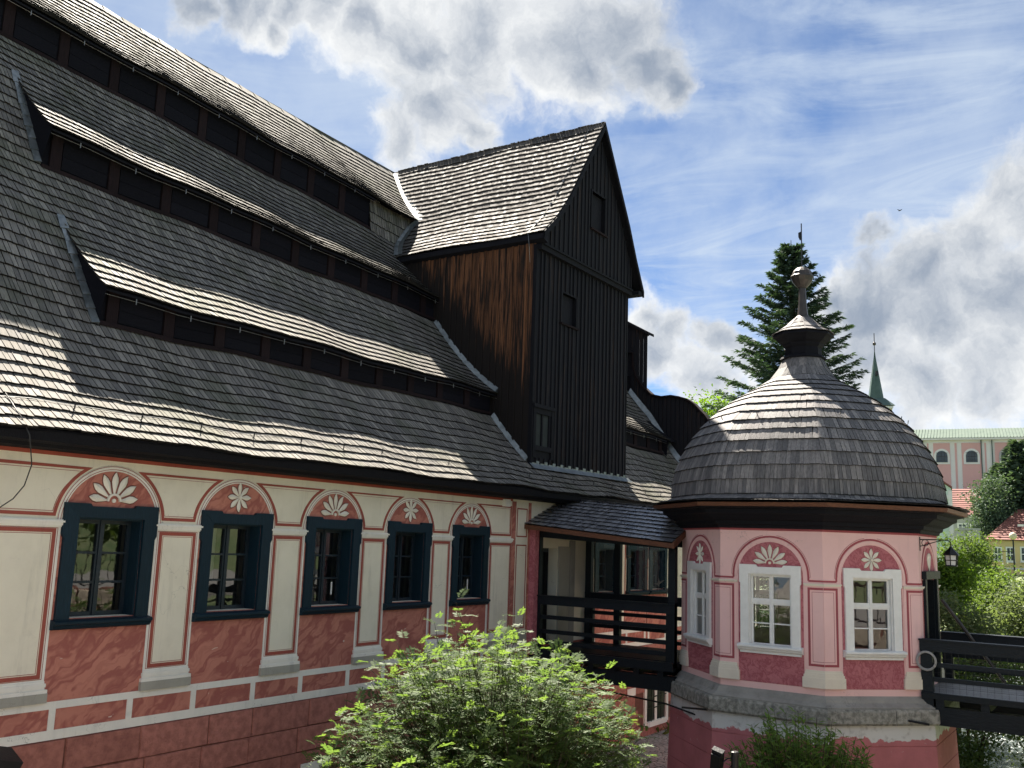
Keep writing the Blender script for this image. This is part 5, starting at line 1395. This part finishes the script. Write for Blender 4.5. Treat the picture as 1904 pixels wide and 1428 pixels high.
# --- spruce behind the pavilion
def spruce(name, label, base, H, rad, nb, mname, needles=26, group=None, sz=1.0):
    t = thing(name, label, 'tree', tuple(base), group); b = Vector(base)
    mb = MB().tube([b, b+Vector((0, 0, H*.5)), b+Vector((.03, .02, H))], [.035*rad+.12, .05*rad, .012], 7); 
    Vs = []; z = .10; gold = 2.39996; k = 0
    for i in range(nb):
        f = (i+.5)/nb; zf = .10+.885*f; r = rad*(1-zf)**.82*1.15*random.uniform(.78, 1.12)+.06
        a = k*gold+random.uniform(-.3, .3); k += 1
        o = b+Vector((0, 0, H*zf)); droop = -.22+.55*zf
        d = Vector((math.cos(a), math.sin(a), 0))
        path = [o, o+d*r*.5+Vector((0, 0, r*(.5*droop-.04))), o+d*r+Vector((0, 0, r*(droop+.10)))]
        mb.tube(path, [.02+.008*r, .012+.004*r, .004], 4)
        nt = max(5, int(needles*(.35+r/rad)))
        for j in range(nt):
            g = .10+.90*(j+random.random())/nt
            p = path[0].lerp(path[1], g*2) if g < .5 else path[1].lerp(path[2], (g-.5)*2)
            sd = Vector((-d.y, d.x, 0))
            L = (.16+.30*r*(1-g*.75))*random.uniform(.6, 1.1)*.62
            for sg in (-1, 1):
                w = (d*random.uniform(.55, 1.0)+sd*sg*random.uniform(.5, 1.1)+Vector((0, 0, random.uniform(-.45, .15)))).normalized()
                e = w.cross(Vector((random.uniform(-.3, .3), random.uniform(-.3, .3), 1))).normalized()
                # twig carrying short needle sprays
                m = 4
                for q in range(m):
                    h = (q+.3)/m; c = p+w*L*h; ll = (.12+.07*random.random())*sz
                    for s2 in (-1, 1):
                        dd = (w*.8+e*s2*.7+Vector((0, 0, random.uniform(-.25, .35)))).normalized(); ee = dd.cross(Vector((0, 0, 1)) if random.random() < .6 else e).normalized()*ll*.17
                        Vs += [c, c+dd*ll*.6+ee, c+dd*ll*1.5, c+dd*ll*.6-ee]
    obj('trunk', mb, 'bark', t)
    V = np.array([tuple(v) for v in Vs]); fast('crown', V, np.arange(len(V)).reshape(-1, 4), mname, t)
spruce('spruce_tree', 'tall dark spruce rising behind the pavilion dome', (40.0, 12.1, -5.2), 18.7, 5.7, 300, 'leaf_spruce', 32)

def bl(x, y, d, rx, rz=None, ry=None):
    p = at(x, y, d); return (p[0], p[1], p[2], rx, ry or rx, rz or rx)
def gz_(x, y): return float(terrain(np.array([x]), np.array([y]))[0])
def tree_at(name, label, cat, px, d, blobs, n, size, m, **kw):
    c = at(px, 1000, d); z = gz_(c[0], c[1])
    return leafy(name, label, cat, (c[0], c[1], z), blobs, n, size, m, **kw)
tree_at('leafy_tree', 'light green leafy treetop showing between mill gable and spruce', 'tree', 1335, 46, [bl(1330, 790, 46, 1.5), bl(1355, 765, 46, 1.0), bl(1310, 760, 46, .75), bl(1345, 850, 46, 2.0)], 5200, .16, 'leaf_bright', trunk=.2)
# river bank and slope, right of the pavilion
tree_at('bank_bush', 'glowing yellow green climber bush beside the lantern', 'bush', 1765, 34, [bl(1762, 1080, 34, .8, .65), bl(1778, 1060, 34, .5), bl(1752, 1112, 34, .7)], 4200, .15, 'leaf_bright', trunk=.06, droop=.6)
tree_at('bank_tree', 'broad leafy green tree in front of the yellow house', 'tree', 1840, 44, [bl(1838, 1125, 44, 1.2), bl(1862, 1105, 44, 1.0), bl(1815, 1155, 44, 1.1), bl(1880, 1150, 44, 1.4), bl(1845, 1195, 44, 1.6)], 9000, .17, 'leaf_bank', trunk=.15)
tree_at('silver_shrub', 'pale silvery leaved tree at the right edge above the footbridge rail', 'tree', 1890, 36, [bl(1895, 1130, 36, 1.0), bl(1875, 1180, 36, .9), bl(1904, 1195, 36, 1.1), bl(1940, 1130, 36, 1.3)], 6500, .14, 'leaf_silver', trunk=.1)
tree_at('willow_shrub', 'pale green loose shrub just above the footbridge rail beside the doorway', 'shrub', 1790, 31, [bl(1780, 1170, 31, .85), bl(1760, 1130, 31, .55), bl(1815, 1185, 31, .85), bl(1795, 1215, 31, 1.0)], 5600, .12, 'leaf_silver', trunk=.07)
tree_at('under_bush', 'sunlit green bush under the footbridge beside the water', 'bush', 1800, 30, [bl(1790, 1300, 30, .8), bl(1815, 1370, 30, .85), bl(1795, 1410, 30, .9), bl(1850, 1300, 30, .9), bl(1890, 1270, 30, 1.0), bl(1775, 1250, 30, .7), bl(1840, 1250, 31, .8)], 7600, .12, 'leaf_bank', trunk=.06)
tree_at('bank_shrub', 'dark leaf mass over the stream at the lower right corner', 'shrub', 1920, 33, [bl(1900, 1355, 33, .55), bl(1930, 1400, 33, .8), bl(1945, 1330, 33, .9)], 2400, .12, 'leaf_bank', trunk=.06)
tree_at('slope_bush', 'round green bush below the red roofed outbuilding', 'bush', 1795, 72, [bl(1790, 1035, 72, 1.7), bl(1815, 1020, 72, 1.4), bl(1770, 1020, 72, 1.1), bl(1805, 1060, 72, 2.0)], 5200, .22, 'leaf_bank', trunk=.12)
tree_at('grass_shrub', 'low green shrub mass beside the yellow house wall', 'shrub', 1815, 80, [bl(1810, 1075, 80, 1.6), bl(1840, 1098, 80, 1.6), bl(1780, 1080, 80, 1.7), bl(1865, 1105, 78, 1.6)], 5200, .24, 'leaf_bright', trunk=.1)
tree_at('slope_tree', 'mid green slope tree left of the dark pines', 'tree', 1838, 104, [bl(1845, 930, 104, 2.2, 2.6), bl(1833, 960, 104, 1.8), bl(1850, 900, 104, 1.6), bl(1825, 985, 104, 1.6), bl(1865, 965, 104, 2.4)], 7000, .30, 'leaf_pine', trunk=.25)
for px, top, d, lab in ((1872, 862, 108, 'blue green pine on the slope in front of the church'), (1901, 818, 106, 'taller dark pine at the right picture edge before the church')):
    p = at(px, 1000, d); zt = at(px, top, d)[2]; zg = gz_(p[0], p[1])
    spruce('pine_tree', lab, (p[0], p[1], zg), zt-zg, 4.4, 130, 'leaf_pine', 13, 'pines before the church', 3.6)
# low plants on the bank so the ground never reads bare
V_, F_ = [], []
n = 26000
gxx = np.random.uniform(26, 62, n); gyy = river_y(gxx)+np.random.uniform(1.6, 16, n); gzz = terrain(gxx, gyy)
d, s, nr = rot_frames(n, .9, .3)
V, F = leaf_quads(np.stack([gxx, gyy, gzz], 1), np.full(n, .28), d, s, nr, .25)
o = fast('bank_grass', V, F, 'grass', None, 'stuff'); o['label'] = 'tall grass and weeds covering the river bank'; o['category'] = 'grass'
# hedge across the street behind the photographer
leafy('street_hedge', 'green hedge across the street, mirrored in the window panes', 'hedge', (10, -11, -1.7), [(x, -12+random.uniform(-1.5, 1), 1.2+random.uniform(-.8, 2.6), 2.3, 1.8, 2.6) for x in range(-16, 80, 2)], 36000, .36, 'leaf_bank', trunk=.1, clumps=1500)

# ================================================================== far buildings
def bframe(px, d, yaw=0.0):
    """frame of a far facade: u to the right, d towards the viewer, z absolute"""
    p = at(px, 1000, d); a = math.atan2(p[1], p[0])+R(yaw)
    nrm = Vector((-math.cos(a), -math.sin(a), 0)); t = Vector((math.sin(a), -math.cos(a), 0))
    return wall_frame((p[0], p[1], 0), t, nrm)
def zat(px, py, d): return float(at(px, py, d)[2])
def uat(F, px, d):
    p = at(px, 1000, d); P = F(0, 0, 0); Q = F(1, 0, 0); return float((Vector((p[0], p[1], 0))-P).dot(Q-P))
# church nave
D = 130; F = bframe(1795, D)
U = lambda px: uat(F, px, D); Z = lambda py, px=1795: zat(px, py, D)
ch = thing('church', 'pink and white baroque church with pale green copper roof on the hill', 'church', tuple(F(0, gz_(F(0, 0).x, F(0, 0).y), -5)))
zb = gz_(F(0, 0, -6).x, F(0, 0, -6).y)-2; ze, zr = Z(815), Z(788)
mb = MB(); fbox(mb, F, U(1722), U(2000), zb, ze, -12, 0); cw_ = obj('wall', mb, 'church_white', ch)
mb = MB(); fbox(mb, F, U(1660), U(1722), zb, ze-.3, -10, -.5); obj('sacristy_wall', mb, 'church_cream', ch)
for a, b in ((1741, 1773), (1795, 1832), (1857, 1904), (1918, 1960)):
    mb = MB(); fbox(mb, F, U(a), U(b), zb, Z(824), 0, .08); obj('wall_panel', mb, 'church_pink', cw_)
    c = (a+b)/2 if b < 1900 else 1879
    mb = MB(); w_ = .72
    zc = Z(848); fprism(mb, F, [(U(c)-w_-.28, Z(860)-.25), (U(c)+w_+.28, Z(860)-.25)]+arc(U(c), zc, w_+.28, 0, 180, 14), .08, .16); wi = obj('window', mb, 'church_white', ch)
    mb = MB(); fprism(mb, F, [(U(c)-w_, Z(860)), (U(c)+w_, Z(860))]+arc(U(c), zc, w_, 0, 180, 14), .16, .20); obj('pane', mb, 'far_glass', wi)
    mb = MB()
    for k in (-.35, 0, .35): fbox(mb, F, U(c)+k-.03, U(c)+k+.03, Z(860), zc+.5, .20, .24)
    for k in (.3, .8, 1.3): fbox(mb, F, U(c)-w_, U(c)+w_, Z(860)+k-.03, Z(860)+k+.03, .20, .235)
    obj('glazing_bars', mb, 'iron', wi)
for a, b in ((1729, 1732), (1782, 1786), (1838, 1841)):
    mb = MB(); fbox(mb, F, U(a), U(b), zb, Z(824), 0, .05); obj('pilaster_stripe', mb, 'church_pink', cw_)
mb = MB(); fbox(mb, F, U(1702), U(1718), Z(848), Z(828), -.5, -.42); obj('sacristy_window', mb, 'far_glass', ch)
for a in (1721, 1832, 1852): mb = MB(); fbox(mb, F, U(a)-.06, U(a)+.06, zb, ze, .05, .2); obj('downpipe', mb, 'spire_green', ch)
mb = MB(); q = [F(U(1655), ze, .7), F(U(2010), ze, .7), F(U(1972), zr, -6), F(U(1650), zr, -6), F(U(1655), ze, -12.7), F(U(2010), ze, -12.7)]
mb.add(q, [(0, 1, 2, 3), (1, 5, 2), (4, 3, 2, 5), (0, 3, 4)]); rf = obj('roof', mb, 'copper_green', ch)
mb = MB()
for px in range(1670, 1960, 6): mb.bar(F(U(px), ze+.03, .72), F(U(px), zr+.03, -5.95), .07, .07)
obj('roof_seams', mb, 'copper_green', rf)
mb = MB(); fbox(mb, F, U(1655), U(2010), ze-.28, ze-.02, 0, .62); obj('cornice', mb, 'church_white', ch)
# church tower and spire
D2 = 138; F = bframe(1636, D2, 18)
U = lambda px: uat(F, px, D2); Z = lambda py: zat(1636, py, D2)
st = thing('church_tower', 'cream church tower with slender green copper spire and gilt ball', 'tower', tuple(F(0, gz_(F(0, 0).x, F(0, 0).y), 0)))
hw = (U(1664)-U(1612))/2*.86; c = F(0, 0, 0)
mb = MB(); fbox(mb, F, -hw, hw, gz_(c.x, c.y)-2, Z(760), -hw, hw); tw = obj('tower_wall', mb, 'church_cream', st)
mb = MB(); fprism(mb, F, [(-.5, Z(795)), (.5, Z(795))]+arc(0, Z(779), .5, 0, 180, 10), hw, hw+.06); obj('belfry_window', mb, 'far_glass', tw)
mb = MB(); fbox(mb, F, -hw-.12, hw+.12, Z(762), Z(758), -hw-.12, hw+.12); obj('tower_cornice', mb, 'church_white', st)
e = hw+.35; r8 = (1649-1622)/2*D2/FPX*1.04
rot = math.atan2(F(0, 0, 1).y-c.y, F(0, 0, 1).x-c.x)
sq = [F(-e, Z(757), -e), F(e, Z(757), -e), F(e, Z(757), e), F(-e, Z(757), e)]; o8 = [(c.x+r8*math.cos(rot+R(22.5+45*i)), c.y+r8*math.sin(rot+R(22.5+45*i)), Z(742)) for i in range(8)]
s4 = [F(-r8*.9, Z(742), -r8*.9), F(r8*.9, Z(742), -r8*.9), F(r8*.9, Z(742), r8*.9), F(-r8*.9, Z(742), r8*.9)]
mb = MB().add(sq+s4, [(0, 1, 5, 4), (1, 2, 6, 5), (2, 3, 7, 6), (3, 0, 4, 7), (0, 3, 2, 1), (4, 5, 6, 7)]); obj('broach_roof', mb, 'spire_green', st)
mb = MB().add(o8+[(c.x+.08*math.cos(R(45*i)), c.y+.08*math.sin(R(45*i)), Z(655)) for i in range(8)], [(i, (i+1) % 8, 8+(i+1) % 8, 8+i) for i in range(8)]); sp = obj('spire', mb, 'spire_green', st)
p_ = Vector((0, 0, 0)); mb = MB(); fbox(mb, F, -.16, .16, Z(700), Z(692), r8*.55, r8*.80); obj('spire_hatch', mb, 'iron', sp)
obj('cross_rod', MB().tube([(c.x, c.y, Z(656)), (c.x, c.y, Z(620))], .06, 6), 'ball_metal', st)
obj('spire_ball', MB().lathe([(.02, Z(643)), (.2, Z(642)), (.26, Z(640)), (.2, Z(637.5)), (.02, Z(636))], 10, (c.x, c.y)), 'ball_metal', st)

def gable_house(name, label, px0, px1, d, yw, wall_m, z_eave, z_ridge, depth, wins=(), over=.3, hip=0.0, split=12):
    F = bframe((px0+px1)/2, d, yw); u0, u1 = uat(F, px0, d), uat(F, px1, d); c = F(0, 0, -depth/2); g = gz_(c.x, c.y)-3
    t = thing(name, label, 'house', tuple(F(0, g+3, 0)))
    mb = MB(); fbox(mb, F, u0, u1, g, z_eave, -depth, 0); w = obj('wall', mb, wall_m, t)
    m = -depth/2
    rf = obj('roof', MB().add([F(u0-over, z_eave-.08, over), F(u1+over, z_eave-.08, over), F(u1+over-hip, z_ridge, m), F(u0-over+hip, z_ridge, m), F(u0-over, z_eave-.08, -depth-over), F(u1+over, z_eave-.08, -depth-over)], [(0, 1, 2, 3), (4, 3, 2, 5), (0, 3, 4), (1, 5, 2), (0, 4, 5, 1)]), 'roof_red', t)
    # rows of tiles as raised strips
    for j in range(split):
        f0, f1 = j/split, (j+1)/split
        def P(u, f, o): return F(u, z_eave-.08+(z_ridge-z_eave+.08)*f+o, over+(m-over)*f)
        a0, b0 = u0-over+hip*f0, u1+over-hip*f0; a1, b1 = u0-over+hip*f1, u1+over-hip*f1
        mb = MB().add([P(a0, f0, .02), P(b0, f0, .02), P(b1, f1, .02), P(a1, f1, .02), P(a0, f0, .10), P(b0, f0, .10), P(b1, f1, .03), P(a1, f1, .03)], [(4, 5, 6, 7), (0, 1, 5, 4), (1, 2, 6, 5), (3, 0, 4, 7)])
        obj('tile_row', mb, 'roof_red', rf)
    for (wx, wy0, wy1, ww) in wins:
        u = uat(F, wx, d); za, zb_ = zat(wx, wy1, d), zat(wx, wy0, d)
        mb = MB(); fbox(mb, F, u-ww/2-.14, u+ww/2+.14, za-.14, zb_+.14, 0, .07); wi = obj('window', mb, 'white_paint', t)
        mb = MB(); fbox(mb, F, u-ww/2, u+ww/2, za, zb_, .07, .09); obj('pane', mb, 'far_glass', wi)
        mb = MB(); fbox(mb, F, u-.04, u+.04, za, zb_, .09, .12); fbox(mb, F, u-ww/2, u+ww/2, (za+zb_)/2-.04, (za+zb_)/2+.04, .09, .115); obj('mullion', mb, 'white_paint', wi)
        mb = MB(); fbox(mb, F, u-ww/2-.2, u+ww/2+.2, za-.24, za-.14, 0, .16); obj('sill', mb, 'church_white', wi)
    return t, F, w, rf
t, F, w, rf = gable_house('red_roofed_outbuilding', 'low building with long weathered red tile roof below the church', 1752, 1848, 108, 0, 'house_grey', zat(1800, 957, 108), zat(1800, 905, 108), 9, [(1790, 975, 985, .7)], split=14)
t, F, w, rf = gable_house('yellow_house', 'yellow house with steep red roof and roof windows at the right edge', 1836, 1990, 98, 0, 'house_yellow', zat(1870, 1003, 98), zat(1890, 942, 98), 11, [(1853, 1019, 1040, .55), (1877, 1019, 1042, .55), (1904, 1019, 1042, .55)], .35, 3.2, 14)
mb = MB(); fbox(mb, F, uat(F, 1834, 98), uat(F, 1992, 98), zat(1870, 1057, 98)-.08, zat(1870, 1057, 98)+.08, 0, .1); obj('string_course', mb, 'church_white', t)
mb = MB(); fbox(mb, F, uat(F, 1893, 98), uat(F, 1905, 98), zat(1890, 978, 98), zat(1890, 974, 98), -1.2, -.6); obj('roof_window', mb, 'white_paint', t)
t = thing('mint_house', 'pale green gabled house wall showing beside the pavilion dome', 'house', tuple(at(1750, 1000, 92)))
F = bframe(1745, 92); D = 92
U = lambda px: uat(F, px, D); Z = lambda py: zat(1745, py, D)
mb = MB(); g = [(U(1690), Z(1060)), (U(1772), Z(1060)), (U(1772), Z(908)), (U(1740), Z(886)), (U(1690), Z(850))]
fprism(mb, F, g, -9, 0); w = obj('gable_wall', mb, 'house_mint', t)
mb = MB(); fbox(mb, F, U(1690), U(1773), Z(928), Z(920), 0, .15); fbox(mb, F, U(1766), U(1773.5), Z(1060), Z(912), 0, .12); obj('gable_trim', mb, 'church_white', w)
mb = MB(); fprism(mb, F, [(U(1774), Z(908)), (U(1774), Z(905)), (U(1738), Z(881)), (U(1688), Z(846)), (U(1688), Z(850)), (U(1738), Z(885))], -9.2, .3); obj('roof_edge', mb, 'roof_red', t)
# white wall and shed on the slope
F = bframe(1800, 88); D = 88
mb = MB(); fbox(mb, F, uat(F, 1778, D), uat(F, 1822, D), zat(1800, 1012, D), zat(1800, 985, D), -.4, 0); fbox(mb, F, uat(F, 1778, D), uat(F, 1824, D), zat(1800, 986, D), zat(1800, 982, D), -.5, .1)
tag(obj('garden_wall', mb, 'house_grey'), 'whitewashed garden wall on the slope under the red tile roof', 'wall')
# street lamp by the yellow house
p = at(1887, 1068, 84); lp = thing('street_lamp', 'thin dark street lamp with round yellowish globe before the yellow house', 'street lamp', tuple(p))
zt = float(at(1887, 997, 84)[2]); zg = gz_(p[0], p[1])-1
obj('pole', MB().tube([(p[0], p[1], zg), (p[0], p[1], zt-.3)], [.09, .06], 8), 'iron', lp)
obj('globe', MB().lathe([(.05, zt-.32), (.25, zt-.22), (.33, zt), (.25, zt+.22), (.06, zt+.33)], 12, (p[0], p[1])), 'lamp_globe', lp, smooth=True)
obj('arm', MB().bar((p[0]-.6, p[1]+.9, zt-1.35), (p[0], p[1], zt-1.35), .06, .06), 'iron', lp)
# iron gate posts on the bank path
F = bframe(1790, 48); D = 48
gt = thing('bank_fence', 'short dark iron fence among the greenery right of the doorway', 'fence', tuple(at(1788, 1120, D)))
for i in range(7):
    u = uat(F, 1776+i*4.2, D); mb = MB(); fbox(mb, F, u-.02, u+.02, zat(1788, 1122, D), zat(1788, 1094+(i % 3)*2, D), -.02, .02); obj('bar', mb, 'iron', gt)
mb = MB(); fbox(mb, F, uat(F, 1774, D), uat(F, 1804, D), zat(1788, 1101, D)-.02, zat(1788, 1101, D)+.02, -.015, .015); fbox(mb, F, uat(F, 1774, D), uat(F, 1804, D), zat(1788, 1119, D)-.02, zat(1788, 1119, D)+.02, -.015, .015); obj('rail', mb, 'iron', gt)
mb = MB(); fbox(mb, F, uat(F, 1772, D), uat(F, 1808, D), zat(1788, 1175, D), zat(1788, 1122, D), -.4, .1); obj('stone_footing', mb, 'stone_wall', gt)
# a bird high in the sky
p = Vector(tuple(at(1673, 391, 60)))
mb = MB().add([p+Vector((0, 0, .02)), p+Vector((.10, -.16, .10)), p+Vector((.02, -.06, -.03)), p+Vector((-.10, .16, .08)), p+Vector((-.02, .06, -.03)), p+Vector((.12, .10, -.02)), p+Vector((-.12, -.08, -.01))], [(0, 1, 2), (0, 4, 3), (0, 2, 5, 4), (2, 6, 4)])
tag(obj('bird', mb, 'iron'), 'tiny dark bird flying in the open sky', 'bird')
